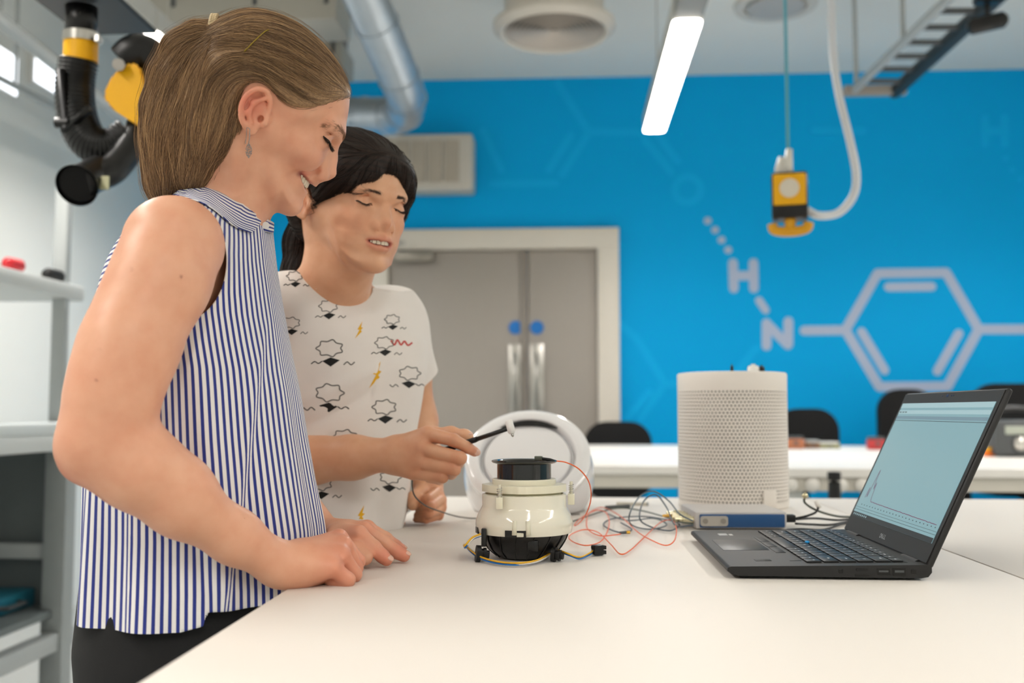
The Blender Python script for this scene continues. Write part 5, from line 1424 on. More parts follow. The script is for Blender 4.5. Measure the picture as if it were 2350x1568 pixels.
def colA(V):
    w = lambda x, y, z: FA.w(x * .001, y * .001, z * .001)
    B = [(w(66, 45, -14), .030, 'd98a72', .30), (w(95, 0, -22), .016, 'd98a72', .35), (w(-16, 84, 10), .024, 'd9806a', .55), (w(-26, 86, 12), .014, 'd46a58', .5), (w(70, 12, -80), .02, 'd99880', .25),
         (elA, .05, 'd99479', .35), (U(165, 1085, .94), .022, 'd5705f', .55)]
    for m_ in mcpA: B.append((m_, .018, 'd57a62', .45))
    for m_ in pipA: B.append((m_, .016, 'd98672', .4))
    for pts, r in fing: B += [(pts[0], .016, 'd57a62', .45), (pts[2], .016, 'd8745e', .45), (pts[3], .014, 'd8745e', .55)]
    B.append((U(730, 1280, 1.09), .05, 'd98c70', .35))
    C = paint(V, SKIN_A, B)
    # lips and lid line have a colour of their own
    for s in (1, -1):
        for key, r in (('upper', .0036), ('lower', .0040)):
            q = SA['mouth'][key]
            for a, b in zip(q[:-1], q[1:]):
                for t in np.linspace(0, 1, 5):
                    p = w(a[0] + (b[0] - a[0]) * t + 1.5, s * (a[1] + (b[1] - a[1]) * t), a[2] + (b[2] - a[2]) * t)
                    wgt = np.clip(.35 * np.exp(-((V - p) ** 2).sum(1) / (r * r)), 0, 1)[:, None]; C = C * (1 - wgt) + np.array(lin('c4685f')) * wgt
        q = SA['mouth']['cut']
        for a, b in zip(q[:-1], q[1:]):
            for t in np.linspace(0, 1, 6):
                p = w(a[0] + (b[0] - a[0]) * t - 5, s * (a[1] + (b[1] - a[1]) * t - 1), a[2] + (b[2] - a[2]) * t)
                wgt = np.clip(.8 * np.exp(-((V - p) ** 2).sum(1) / .004 ** 2), 0, 1)[:, None]; C = C * (1 - wgt) + np.array(lin('6d2b28')) * wgt
    for c, r in ((U(236, 872, .925), .0011), (U(240, 803, .93), .0012), (U(405, 635, .95), .0009), (U(312, 622, .96), .0008)):
        wgt = np.clip(.8 * np.exp(-(((V - c) @ RIGHT) ** 2 + ((V - c) @ UP) ** 2) / (r * r)) * (np.abs((V - c) @ FWD) < .05), 0, 1)[:, None]; C = C * (1 - wgt) + np.array(lin('8a4a3a')) * wgt
    return C
bodylo, bodyhi = np.array([TCA[0] - .26, TCA[1] - .24, .03]), np.array([TCA[0] + .26, TCA[1] + .36, 1.40])
skinA, VA, QA = body_mesh('skin', opsA, [(headlo, headhi, .0016), (hand_lo, hand_hi, .0015), (armlo, armhi, .003)], (bodylo, bodyhi, .008), M_skinA, WA, WO, colA)
M_teeth = mat('tooth_enamel', 'efe4cc', rough=.25, var=.02, coat=.3)
teeth_mesh('teeth', FA, [(77.5, 0, -45.5), (74, 12, -44.5), (66.5, 21, -41), (58, 27, -37)], 12, (5, 9.5), M_teeth, WA, .25).location = -Vector(WO)

# ---- fingernails
M_nail = mat('fingernail', 'e6b8a4', rough=.25, var=.02, coat=.3)
def nail(tip, prev, up, r, parent, origin, w=.0052, L=.0055):
    d = nrm(np.asarray(tip) - np.asarray(prev)); n = nrm(up - d * (up @ d)); sd = np.cross(d, n)
    c = np.asarray(tip) + d * r * .25 + n * r * .72
    bm = BM(); bmesh.ops.create_uvsphere(bm, u_segments=14, v_segments=8, radius=1.)
    Mx = Matrix(((sd[0] * w, d[0] * L, n[0] * .0022, c[0] - origin[0]), (sd[1] * w, d[1] * L, n[1] * .0022, c[1] - origin[1]), (sd[2] * w, d[2] * L, n[2] * .0022, c[2] - origin[2]), (0, 0, 0, 1)))
    bmesh.ops.transform(bm, matrix=Mx, verts=bm.verts); return obj('fingernail', bm, M_nail, parent, smooth=True)
for pts, r in fing: nail(pts[3], pts[2], np.array([.1, -.25, 1.]), r * .85, WA, WO)
# ---- brows, lashes
def near_strands(name, ops, pts, dirs, n, L, rad, mt, parent, origin, spread=.0012, steps=4, off=.0004, lift=.0):
    """Short hairs seeded along a polyline (world), each with its own direction."""
    ops = cull(ops, np.mean(np.array(pts), 0), .04)
    sp = np.array(spline(pts, 10)); dd = np.array(spline(dirs, 10)); i = RNG.integers(0, len(sp), n)
    P = sp[i] + RNG.normal(0, spread, (n, 3)); P = project(ops, P, 0., 4); D = dd[i] + RNG.normal(0, .15, (n, 3)); D /= np.linalg.norm(D, axis=1, keepdims=True)
    g = grad(ops, P); path = [P - g * .0006]
    for k in range(steps):
        Q = path[-1] + D * (L / steps) + g * lift * (k + 1) / steps; path.append(Q)
    path = np.stack(path, 1)
    if lift == 0.:
        for k in range(1, steps + 1): path[:, k] = project(ops, path[:, k], off, 1)
    V, F = strands_mesh(path, np.full(n, rad)); o = mesh_np(name, V - origin, F, mt, parent); o['kind'] = 'stuff'; return o
fa = lambda x, y, z: FA.w(x * .001, y * .001, z * .001)
dv = lambda x, y, z: FA.A.T @ np.array([x, y, z], float)
M_brow = mat('fair_brow_hair', '8d6a4e', rough=.6); M_lash = mat('lash_dark', '2a211d', rough=.6)
for s in (1, -1):
    near_strands('eyebrow', opsA, [fa(90, s * 11, 20), fa(87, s * 22, 26), fa(79, s * 34, 29), fa(66, s * 46, 26)], [dv(.1, s * .4, .9), dv(-.2, s * .8, .4), dv(-.5, s * .8, 0), dv(-.7, s * .6, -.3)], 260, .007, .0001, M_brow, WA, WO, .0013)
    ee = SA['eye']; q = [fa(ee[0] + a, s * b, ee[1] + c + .8) for a, b, c in SA['slit']]
    near_strands('upper_lashes', opsA, q[1:], [dv(.8, s * .0, -.6), dv(.8, s * .15, -.55), dv(.7, s * .4, -.55), dv(.5, s * .7, -.5), dv(.3, s * .8, -.4)], 190, .0075, .00016, M_lash, WA, WO, .0003, lift=.0006)
    bm = BM(); tube(bm, spline([Vector(p) - Vector(WO) for p in project(cull(opsA, q[2], .04), np.array(spline(q, 4)) + lA * s * .0005, .0008, 5)], 2), .0008, 6); obj('lash_line', bm, M_lash, WA, smooth=True)

# ---- hair volume
PLA = Frame(OA, exA, lA, ezA)                      # image-parallel mid-plane of the head
def pl(px, py): return np.array([(px - 605) * .0005164, -(py - 280) * .0005164])
def plw(px, py, lat=0.): a = pl(px, py); return PLA.w(a[0], lat, a[1])
HAIR_PX = [(803, 214), (806, 190), (795, 155), (772, 118), (737, 80), (692, 48), (642, 29), (592, 24), (545, 38), (508, 62), (480, 88), (450, 130), (432, 190), (428, 260), (436, 330), (452, 372), (500, 400), (540, 392), (552, 350), (556, 300), (548, 262), (552, 226), (575, 200), (604, 198), (626, 212), (642, 232), (668, 246), (700, 247), (740, 236), (775, 222)]
gh = PolyGrid(np.array(spline([pl(*p) for p in FACE_PX], 3, closed=True)), [(*pl(a, b), (w + 5.5) * .001, r * .001) for a, b, w, r in FACE_CTL], (-.16, -.16), (.16, .17), .0015)
gr = PolyGrid(np.array(spline([pl(*p) for p in HAIR_PX], 3, closed=True)), [(0, 0, .1, .1)], (-.16, -.16), (.16, .17), .0015)
def cap_hair(P):
    L = PLA.loc(P); e = -gr(L[:, [0, 2]])[:, 0]; t = gh(L[:, [0, 2]]); gw = .0015 + .0065 * np.clip(-e / .028, 0, 1)
    d0 = t[:, 0] + gw; W = t[:, 1] - .005 + gw; Rr = t[:, 2]
    d = (np.sqrt((L[:, 1] / W) ** 2 + np.maximum(1 - np.minimum(d0 / Rr, 1.), 0) ** 2 + 1e-9) - 1) * np.minimum(W, Rr) * .85
    k = .003; h = np.maximum(k - np.abs(d - e), 0) / k
    return np.maximum(d, e) + h * h * k * .25
opsH = [Fn(cap_hair, plw(600, 200), .22, .01)]
# hair hanging behind the ear
opsH += [Cone(plw(525, 190, .03), plw(490, 290, .028), .038, .036, .02), Cone(plw(525, 190, -.03), plw(490, 290, -.028), .038, .036, .02),
         Cone(plw(490, 290, .026), plw(455, 385, .016), .036, .026, .02), Cone(plw(490, 290, -.026), plw(455, 385, -.016), .036, .026, .02), Cone(plw(455, 385, .012), plw(432, 428, .008), .027, .012, .015)]
# ponytail
pony = [(486, 84, 8), (460, 96, 14), (430, 128, 20), (408, 185, 23), (392, 250, 24), (388, 320, 23), (388, 380, 20), (380, 418, 14), (372, 446, 6)]
for (a, b, r), (a2, b2, r2) in zip(pony[:-1], pony[1:]):
    for lt in (-.014, .014): opsH.append(Cone(plw(a, b, lt if r > 12 else 0), plw(a2, b2, lt if r2 > 12 else 0), r * .001, r2 * .001, .012))
opsH.append(Cone(plw(400, 300, .016), plw(388, 420, .01), .026, .016, .014))
opsH += [Cone(plw(478, 112, .052), plw(452, 200, .062), .006, .009, .012, '-'), Cone(plw(452, 200, .062), plw(428, 330, .052), .009, .006, .012, '-')]
FLOW = [(790, 190, -1, .2), (775, 140, -.9, .5), (750, 105, -.95, .4), (700, 68, -1, .3), (640, 40, -1, .0), (580, 40, -1, -.3), (535, 62, -1, -.35), (760, 225, -1, .25), (720, 230, -1, .5), (665, 230, -1, .75), (645, 190, -1, .6), (690, 150, -1, .45), (740, 170, -1, .42), (600, 110, -1, .28), (625, 205, -.8, .9),
        (595, 175, -1, .5), (555, 112, -1, .25), (520, 95, -1, .3), (620, 140, -1, .45), (575, 150, -1, .1), (560, 178, -.95, -.3), (530, 165, -.8, -.6), (590, 195, -1, -.1), (555, 225, -.35, -1), (510, 250, -.25, -1), (485, 175, -.5, -.85), (540, 300, -.2, -1), (500, 340, -.3, -1), (460, 300, -.25, -1), (445, 380, -.3, -1), (480, 390, -.35, -1), (455, 220, -.3, -1),
        (470, 86, -1, -.3), (430, 108, -.85, -.6), (395, 165, -.5, -.9), (362, 240, -.2, -1), (346, 320, .02, -1), (358, 390, .12, -1), (410, 200, -.35, -.95), (412, 280, -.25, -1), (392, 360, -.1, -1), (372, 430, .0, -1), (440, 150, -.6, -.8), (425, 330, -.25, -1)]
FLOWC = np.array([(*pl(a, b), c, d) for a, b, c, d in FLOW])
flowA = lambda P2: idw(P2, FLOWC, 2.0, .008)
hlo, hhi = bb([plw(310, 0, .1), plw(830, 0, .1), plw(310, 470, -.1), plw(830, 470, -.1)], .01)
Vh, Qh = surface(opsH, hlo, hhi, .0022)
M_hairA = hair_material('light_brown_hair', '624730', 'c9a274', .40)
hA = mesh_np('hair', Vh - WO, Qh, M_hairA, WA)
L2 = PLA.loc(Vh); fl = flowA(L2[:, [0, 2]]); fl /= np.linalg.norm(fl, axis=1, keepdims=True); crs = L2[:, 0] * -fl[:, 1] + L2[:, 2] * fl[:, 0]
set_float(hA, np.clip(.35 + .18 * np.sin(crs * 2600) * np.sin(crs * 710 + 1) + .1 * np.sin(crs * 5200), 0, 1), 'shade')
vis = Vh[(Vh - OA) @ lA > -.03]
sd = vis[RNG.integers(0, len(vis), 9000)]
hs = grow_hair('hair_strands', opsH, sd, flowA, PLA, 12, .0055, .00024, M_hairA, hA); hs.location = -Vector(WO)
fs = grow_hair('flyaway_hairs', opsH, vis[RNG.integers(0, len(vis), 420)], flowA, PLA, 12, .005, .00012, M_hairA, hA, off=(.0015, .006), jit=.3); fs.location = -Vector(WO)
# hair band, pin, earring
bm = BM()
for k in (-1, 0, 1):
    c = plw(493 + k * 4.5, 80 + k * 1.5); ring = [PLA.w(*(np.array([pl(494 + k * 4.5, 84)[0] + .003 * math.cos(a) , .026 * math.sin(a), pl(493, 88)[1] + .0205 * math.cos(a)]))) - WO for a in np.linspace(0, 2 * math.pi, 25)[:-1]]
    tube(bm, ring, .0027, 8, closed=True)
obj('hair_tie', bm, mat('cream_elastic', 'c9b48e', rough=.7, bump=.3), hA, smooth=True)
pp = project(opsH, np.array([plw(567 + (620 - 567) * t, 138 + (73 - 138) * t, .075) for t in np.linspace(0, 1, 14)]), .0012, 12) - WO
bm = BM(); tube(bm, [p + lA * (.0006 * (i % 2)) for i, p in enumerate(pp)], .0009, 6); obj('hair_pin', bm, mat('gold_pin', '8f7a35', rough=.35, metal=.9), hA, smooth=True)
M_silver = mat('antique_silver', 'a59c98', rough=.28, metal=1., var=.3, scale=800)
er = FA.w(-.0085, .0825, -.0165)
earring = empty('earring', parent=WA)
hook = [er + lA * .004 - ezA * .001, er + lA * .005 + ezA * .003, er + lA * .0035 + ezA * .004 - exA * .003, er - exA * .0035 - ezA * .004, er - exA * .0045 - ezA * .013]
bm = BM(); tube(bm, spline([p - WO for p in hook], 6), .0004, 6); tube(bm, spline([p - WO for p in (er + lA * .004, er + lA * .004 - ezA * .006, er + lA * .004 - ezA * .012 - exA * .001)], 4), .0005, 6); obj('ear_hook', bm, M_silver, earring, smooth=True)
bm = BM()
for k in range(130):
    t = RNG.uniform(0, 1); r = .0048 * math.sin(math.pi * min(1, t ** .8)) ** .9 * (.4 + .6 * t); a = RNG.uniform(0, 6.28)
    c = er + lA * .004 - ezA * (.0125 + .0155 * t) + (exA * math.cos(a) + lA * math.sin(a) * .5) * r - exA * .001
    bmesh.ops.create_icosphere(bm, subdivisions=1, radius=RNG.uniform(.0004, .0008), matrix=Matrix.Translation(Vector(c - WO)))
o = obj('drop_filigree', bm, M_silver, earring, smooth=True); o['kind'] = 'stuff'

# ---- striped shirt
opsS = [Fn(shf, shc, shR, .03)] + trap(.001)
Vs, Qs = surface(opsS, [TCA[0] - .26, TCA[1] - .24, zpx(1450)], [TCA[0] + .26, TCA[1] + .28, 1.40], .0035)
rT = nrm(ray(470, 900)); eT = nrm(RIGHT - rT * (RIGHT @ rT))
def tor(P): q = P - TCA; return np.where(q @ TLA > 0, q @ eT, q @ TFA), q @ TLA, P[:, 2]
a, b, z = tor(Vs)
c0 = U(395, 598, 1.045); ca, cb, ccz = tor(c0[None]); 
slant = (z - ccz) * .12
gar = np.maximum(np.sqrt(((a - ca) / .0545) ** 2 + ((z - ccz) / .0680) ** 2) - 1, -1) * .05
garm = np.where(np.abs(b) > .03, gar, np.maximum(gar, (.03 - np.abs(b))))
neck = np.min(np.stack([c.d(Vs) for c in chain(nk, .02) + chain([(FA.w(.012, 0, -.062), .034), (U(535, 465, 1.19), .036), (U(532, 482, 1.195), .036)], .02)]), 0) - .004
slit = .004
hemz = np.where(a > slit, zpx(1388, 1.05), zpx(1428, 1.05)) - np.where(a < slit, .25 * np.clip(a + .02, 0, .04) * -1, 0)
gs = np.minimum(np.minimum(garm, neck), z - hemz)
Vc, Tc = keep_where(Vs, Qs, gs)
a, b, z = tor(Vc)
zz = np.array(zA)[::-1]; ext_f = np.interp(z, zz, (frA * 1.2 / FPX)[::-1]); ext_b = np.interp(z, zz, (bkA * 1.2 / FPX)[::-1])
sx = (Vc - TCA) @ eT
frac = (sx + ext_b) / (ext_f + ext_b)
th = np.arctan2(b / .165, (Vc - TCA) @ TFA / .13)
arc = .045 * np.clip(th, -.55, .55) + .03 * th
u = np.where(b > -.03, frac * .190 - arc, .19 - .11 * th)
for f0_, sl_, am_ in ((.052, -.14, .0045), (.118, .10, .0035), (-.075, .02, .003)): u = u + am_ * np.tanh((sx - f0_ - (1.08 - z) * sl_) / .0025) * np.clip((1.19 - z) / .06, 0, 1)
yoke = (a < -.026) & (z > zpx(842, 1.06))
u = np.where(yoke, z * 1.0, u)
M_shirt = bpy.data.materials.new('striped_cotton'); M_shirt.use_nodes = True
nt = M_shirt.node_tree; bs = nt.nodes['Principled BSDF']
at = nt.nodes.new('ShaderNodeAttribute'); at.attribute_name = 'stripe'
mm_ = nt.nodes.new('ShaderNodeMath'); mm_.operation = 'MULTIPLY'; mm_.inputs[1].default_value = 1 / .0070; nt.links.new(at.outputs['Fac'], mm_.inputs[0])
fr_ = nt.nodes.new('ShaderNodeMath'); fr_.operation = 'FRACT'; nt.links.new(mm_.outputs[0], fr_.inputs[0])
rp = nt.nodes.new('ShaderNodeValToRGB'); e = rp.color_ramp.elements
e[0].position = .0; e[0].color = lin('eceae8') + (1,); e[1].position = .50; e[1].color = lin('eceae8') + (1,)
for p_, c_ in ((.54, '2f3b86'), (.95, '2b3780'), (.99, 'eceae8')):
    q_ = e.new(p_); q_.color = lin(c_) + (1,)
nt.links.new(fr_.outputs[0], rp.inputs[0]); nt.links.new(rp.outputs[0], bs.inputs['Base Color'])
bs.inputs['Roughness'].default_value = .85; bs.inputs['Specular IOR Level'].default_value = .2; bs.inputs['Sheen Weight'].default_value = .15
tcn = nt.nodes.new('ShaderNodeTexCoord'); wv = nt.nodes.new('ShaderNodeTexNoise'); wv.inputs['Scale'].default_value = 700; nt.links.new(tcn.outputs['Object'], wv.inputs['Vector'])
bp = nt.nodes.new('ShaderNodeBump'); bp.inputs['Strength'].default_value = .25; bp.inputs['Distance'].default_value = .0005; nt.links.new(wv.outputs[0], bp.inputs['Height']); nt.links.new(bp.outputs[0], bs.inputs['Normal'])
shirt = mesh_np('striped_shirt', Vc - WO, Tc, M_shirt, WA); set_float(shirt, u, 'stripe')
so = shirt.modifiers.new('thickness', 'SOLIDIFY'); so.thickness = .0012; so.offset = 1
# collar: a folded band around the neck
cmid = U(512, 455, 1.197)
top_n = [U(420, 404, 1.207), U(432, 409, 1.19), U(470, 428, 1.150), U(520, 452, 1.138), U(565, 478, 1.150), U(598, 497, 1.185)]
bot_n = [U(372, 432, 1.213), U(392, 445, 1.155), U(440, 482, 1.088), U(490, 510, 1.078), U(530, 526, 1.095), U(565, 539, 1.130)]
def refl(P): return P - 2 * ((P - cmid) @ lA) * lA
top_s = np.array(spline(top_n, 8)); bot_s = np.array(spline(bot_n, 8))
Tn = np.concatenate([np.array([refl(p) for p in top_s])[::-1], top_s]); Bn = np.concatenate([np.array([refl(p) for p in bot_s])[::-1], bot_s])
upn = nrm(ezA * .9 + exA * .42); Vcl, Ucl, Fcl = [], [], []
for t_, b_ in zip(Tn, Bn):
    inw = cmid - t_; inw = inw - upn * (inw @ upn); inw = nrm(inw)
    w_ = np.linalg.norm(b_ - t_)
    for p_, uu in ((t_ + inw * .004 - upn * .026, .1), (t_ + inw * .0035 - upn * .008, .118), (t_ + inw * .0022 + upn * .0008, .127), (t_, 0.), (t_ * .66 + b_ * .34 - inw * .0035, -w_ * .34), (t_ * .33 + b_ * .67 - inw * .0035, -w_ * .67), (b_, -w_)):
        Vcl.append(p_); Ucl.append(uu)
for i in range(len(Tn) - 1):
    for j in range(6):
        if i == len(top_s) - 1 and False: continue
        k = i * 7 + j; Fcl.append((k, k + 1, k + 8, k + 7))
Vcl = np.array(Vcl); lf = np.arange(len(Vcl)) % 7 >= 3
for _ in range(6):
    dd_ = evalf(opsS, Vcl[lf]); g_ = grad(opsS, Vcl[lf]); Vcl[lf] += g_ * np.clip(.0035 - dd_, 0, .004)[:, None]
col = mesh_np('collar', Vcl - WO, Fcl, M_shirt, shirt); set_float(col, np.array(Ucl) + .003, 'stripe')
so = col.modifiers.new('thickness', 'SOLIDIFY'); so.thickness = .0012; so.offset = 0
bt = np.array(spline([U(588, 496, 1.178), U(606, 501, 1.184), U(620, 507, 1.195), U(628, 512, 1.212), U(622, 512, 1.235)], 5)); bb_ = np.array(spline([U(578, 520, 1.168), U(602, 529, 1.176), U(618, 533, 1.187), U(627, 534, 1.207), U(622, 532, 1.235)], 5))
Vb = np.concatenate([bt, .5 * bt + .5 * bb_ - lA * -.0015, bb_]); n_ = len(bt)
bandF = [(r * n_ + i, r * n_ + i + 1, (r + 1) * n_ + i + 1, (r + 1) * n_ + i) for r in range(2) for i in range(n_ - 1)]
bd_ = mesh_np('collar_stand', Vb - WO, bandF, M_shirt, shirt); set_float(bd_, np.repeat([0., .0105, .021], n_), 'stripe')
so = bd_.modifiers.new('thickness', 'SOLIDIFY'); so.thickness = .0014; so.offset = 0
bc = U(610, 517, 1.178); bm = BM(); cyl(bm, bc - WO, bc + lA * .0018 - WO, .0042, n=18); obj('collar_button', bm, mat('shirt_button', 'e9e6e2', rough=.3), shirt)
# ---- black trousers and shoes
M_trou = mat('black_trouser_cloth', '0b0b0d', rough=.8, var=.2, bump=.2, bscale=500)
trf, trc, trR = loft(TCA, TFA, TLA, [zpx(1290), .82, .74], [.124, .126, .116], [.124, .13, .12], [.168, .178, .178])
opsT = [Fn(trf, trc, trR, .02)]
for s in (-1, 1):
    h0 = hipA + TLA * .08 * s
    opsT += chain([(h0 + np.array([0, 0, -.05]), .088), (h0 + np.array([0, 0, -.40]), .066), (h0 + np.array([-.01, 0, -.73]), .055)], .03)
Vt, Qt = surface(opsT, [TCA[0] - .25, TCA[1] - .25, .03], [TCA[0] + .25, TCA[1] + .25, .95], .007)
Vt2, Tt2 = keep_where(Vt, Qt, np.minimum(Vt[:, 2] - .06, zpx(1295) - Vt[:, 2]))
mesh_np('trousers', Vt2 - WO, Tt2, M_trou, WA)
for s in (-1, 1):
    h0 = hipA + TLA * .08 * s
    opsK = [Cone(h0 * [1, 1, 0] + np.array([-.03, 0, .045]), h0 * [1, 1, 0] + TFA * .16 + np.array([0, 0, .03]), .042, .034, .02), Cone(h0 * [1, 1, 0] + np.array([-.01, 0, .05]), h0 * [1, 1, 0] + np.array([-.01, 0, .1]), .045, .045, .02)]
    Vk, Qk = surface(opsK, h0 * [1, 1, 0] - [.2, .2, -.0], h0 * [1, 1, 0] + [.3, .2, .16], .006)
    Vk[:, 2] = np.maximum(Vk[:, 2], .001); mesh_np('shoe', Vk - WO, Qk, M_black, WA)
# ================================================================== the younger person in the printed white T-shirt
M_skinB = skin_material('skin_tan', 'dca07a', 'd69c7c')
SKIN_B = 'e2b08d'
fh = np.array([FWD[0], FWD[1], 0.]); fh /= np.linalg.norm(fh); zup = np.array([0, 0, 1.])
yw, pt, rl = math.radians(46), math.radians(5), math.radians(1.5)
f0 = RIGHT * math.sin(yw) - fh * math.cos(yw); l0 = -RIGHT * math.cos(yw) - fh * math.sin(yw)
f1 = f0 * math.cos(pt) - zup * math.sin(pt); u1 = zup * math.cos(pt) + f0 * math.sin(pt)
l1 = l0 * math.cos(rl) + u1 * math.sin(rl); u1 = u1 * math.cos(rl) - l0 * math.sin(rl)
FB = Frame([0, 0, 0], f1, l1, u1, .985)
FB.O = U(882, 470, 1.435) - FB.w(.080, 0, .011)
def fwB(p):
    x, z = p
    if x > .05: x = x - .004 * math.exp(-((z + .0) / .03) ** 2) + .003 * math.exp(-((z + .05) / .02) ** 2)
    return np.array([x, z])
CTL_B = [(600, 180, 74, 75), (600, 60, 71, 70), (785, 205, 66, 58), (700, 235, 71, 62), (775, 295, 64, 62), (752, 335, 55, 66), (730, 312, 60, 66), (690, 335, 68, 70), (700, 385, 62, 64), (735, 385, 54, 62), (718, 415, 51, 62), (680, 412, 63, 62), (690, 450, 54, 54), (664, 474, 46, 44),
         (642, 452, 50, 40), (615, 438, 56, 36), (592, 400, 62, 38), (590, 300, 71, 65), (460, 220, 68, 70), (520, 340, 60, 50), (530, 100, 70, 70)]
gridB = head_grid(FACE_PX, CTL_B, 1., fwB)
SB = dict(fold_r=0, nostril=.55, nose_bridge=(84.5, 7.), nose_tip=(97.0, -15.), ala=15., cheek_z=-12, cheek_x=62, eye=(65.5, 10.5),
          slit=[(5.9, 19, -3.0), (9.6, 24, -4.6), (11.2, 31, -5.2), (10.3, 38, -4.0), (6.7, 43, -1.5)],
          mouth=dict(upper=[(84.5, 0, -41.0, 4.2), (81.5, 9, -40.6, 3.9), (76.5, 16, -41.8, 3.0), (72, 20.5, -43.2, 2.0)],
                     lower=[(80.5, 0, -53, 5.4), (78.5, 9, -52.2, 5.0), (74, 16, -49, 3.6), (70.5, 20.5, -45.0, 2.0)],
                     cut=[(86, 0, -46.8, 3.5), (83.5, 9, -46.4, 3.3), (78.5, 16, -45.2, 1.8), (74.5, 20, -44.4, .8)],
                     fold=[(80, 20, -28), (68, 32, -40)], chin=(77, -75)))
opsB = head_ops(FB, gridB, SB)
# neck, torso
tG = math.radians(30)
TCB = U(778, 900, 1.60); TFB = np.array([math.cos(tG), -math.sin(tG), 0.]); TLB = np.array([-math.sin(tG), -math.cos(tG), 0.])
zB = lambda y: zpx(y, 1.6)
opsB += chain([(FB.w(-.020, 0, -.04), .050), (FB.w(-.024, 0, -.085), .047), (U(752, 690, 1.585), .056)], .02) + chain([(FB.w(.016, 0, -.062), .032), (U(775, 680, 1.56), .036)], .022)
ysB = [668, 720, 780, 850, 920, 1000, 1100, 1180, 1260]
AfB = np.array([.075, .098, .113, .116, .108, .100, .096, .090, .088]); AbB = np.array([.075, .095, .105, .105, .1, .095, .094, .092, .092])
BB = np.array([.115, .145, .152, .152, .147, .138, .130, .122, .120])
def foldsB(a, b, z):
    th = np.arctan2(b, a); low = np.clip((1.10 - z) / .2, 0, 1)
    f = .0035 * low * np.cos(7 * th + 10 * z) + .0045 * low * np.cos(26 * (z + a * .8) * 2.2 + 2 * b) * np.clip((1.0 - z) / .1, 0, 1)
    f += .0025 * np.exp(-((z - 1.17 + .5 * b) / .012) ** 2) * (b > .04) - .003 * np.exp(-((z - 1.14 + .6 * b) / .012) ** 2) * (b > .04)
    return f
tsf, tsc, tsR = loft(TCB, TFB, TLB, [zB(y) for y in ysB], AfB, AbB, BB, n=2.4, fold=foldsB)
tbf, tbc, tbR = loft(TCB, TFB, TLB, [zB(y) for y in ysB], AfB * .86, AbB * .86, BB * .88, n=2.4)
opsB.append(Fn(tbf, tbc, tbR, .03))
sNb, sFb = U(668, 715, 1.50), U(900, 735, 1.69)
trapB = lambda g: [Cone(U(757, 706, 1.585), sNb, .034 + g, .046 + g, .04), Cone(U(757, 706, 1.585), sFb, .034 + g, .044 + g, .04)]
opsB += trapB(-.004)
elB = U(598, 1052, 1.50); wrB = U(898, 1043, 1.43)
armN = [(sNb, .044), (U(632, 860, 1.50), .040), (elB, .037)]
opsB += chain(armN, .02) + chain([(elB, .036), (U(700, 1056, 1.475), .0365), (U(810, 1050, 1.45), .0305), (wrB, .0225)], .015)
elC = U(958, 965, 1.74); wrC = U(982, 1112, 1.675)
opsB += chain([(sFb, .043), (U(935, 850, 1.73), .038), (elC, .034)], .02) + chain([(elC, .033), (U(972, 1050, 1.70), .030), (wrC, .0235)], .015)
# near hand round the hammer handle
mc = [U(982, 996, 1.412), U(968, 1030, 1.404), U(958, 1060, 1.404), U(948, 1086, 1.41)]
pp_ = [U(1040, 1010, 1.388), U(1056, 1052, 1.376), U(1043, 1078, 1.378), U(1016, 1096, 1.386)]
rr_ = (.0092, .0094, .0088, .0080)
base_ = [U(915, 1025, 1.432), U(912, 1038, 1.428), U(910, 1052, 1.428), U(908, 1062, 1.43)]
for b_, m_, r in zip(base_, mc, rr_): opsB.append(Cone(b_, m_, .0150, r * 1.25, .016))
opsB.append(Cone(U(930, 1040, 1.445), U(965, 1050, 1.44), .020, .018, .015))
opsB += finger([mc[0], pp_[0], U(1072, 1027, 1.392), U(1089, 1037, 1.397)], [.0105, .0090, .0080, .0070], .003)
tips = [None, U(1010, 1062, 1.425), U(1000, 1085, 1.425), U(985, 1098, 1.425)]
dips = [None, U(1050, 1064, 1.408), U(1036, 1088, 1.408), U(1008, 1101, 1.41)]
for k in (1, 2, 3): opsB += finger([mc[k], pp_[k], dips[k], tips[k]], [rr_[k] * 1.12, rr_[k], rr_[k] * .9, rr_[k] * .85], .0022)
opsB += chain([(U(925, 1028, 1.448), .016), (U(990, 1000, 1.442), .012), (U(1035, 996, 1.43), .0098), (U(1066, 1001, 1.418), .0085), (U(1074, 1003, 1.415), .0078)], .008)
# far hand resting in a loose fist
mF = [U(1004, 1128, 1.655), U(1013, 1146, 1.648), U(1014, 1165, 1.643), U(1007, 1184, 1.64)]
pF = [U(982, 1145, 1.604), U(988, 1163, 1.598), U(986, 1180, 1.602), U(978, 1193, 1.612)]
tF = [U(958, 1149, 1.632), U(960, 1166, 1.628), U(958, 1182, 1.63), U(956, 1192, 1.634)]
for a_, b_, c_, r in zip(mF, pF, tF, (.0078, .0080, .0076, .0066)): opsB += [Cone(U(985, 1122, 1.678), a_, .013, .0085, .008)] + finger([a_, b_, c_], [r * 1.08, r, r * .85], .0012)
opsB += chain([(wrC, .0225), (U(988, 1150, 1.672), .019)], .012) + chain([(U(968, 1126, 1.65), .0125), (U(950, 1143, 1.618), .0105), (U(947, 1160, 1.604), .0088)], .006)
hipB = np.array([TCB[0], TCB[1], .86])
for s in (-1, 1): opsB += chain([(hipB + TLB * .07 * s, .07), (hipB + TLB * .075 * s + np.array([0, 0, -.38]), .05), (hipB + TLB * .075 * s + np.array([0, 0, -.78]), .035)], .03)
WB = thing('person', 'person in a printed white T-shirt, holding a small hammer over the gadget', 'person', (TCB[0], TCB[1], 0))
BO = np.array([TCB[0], TCB[1], 0.])
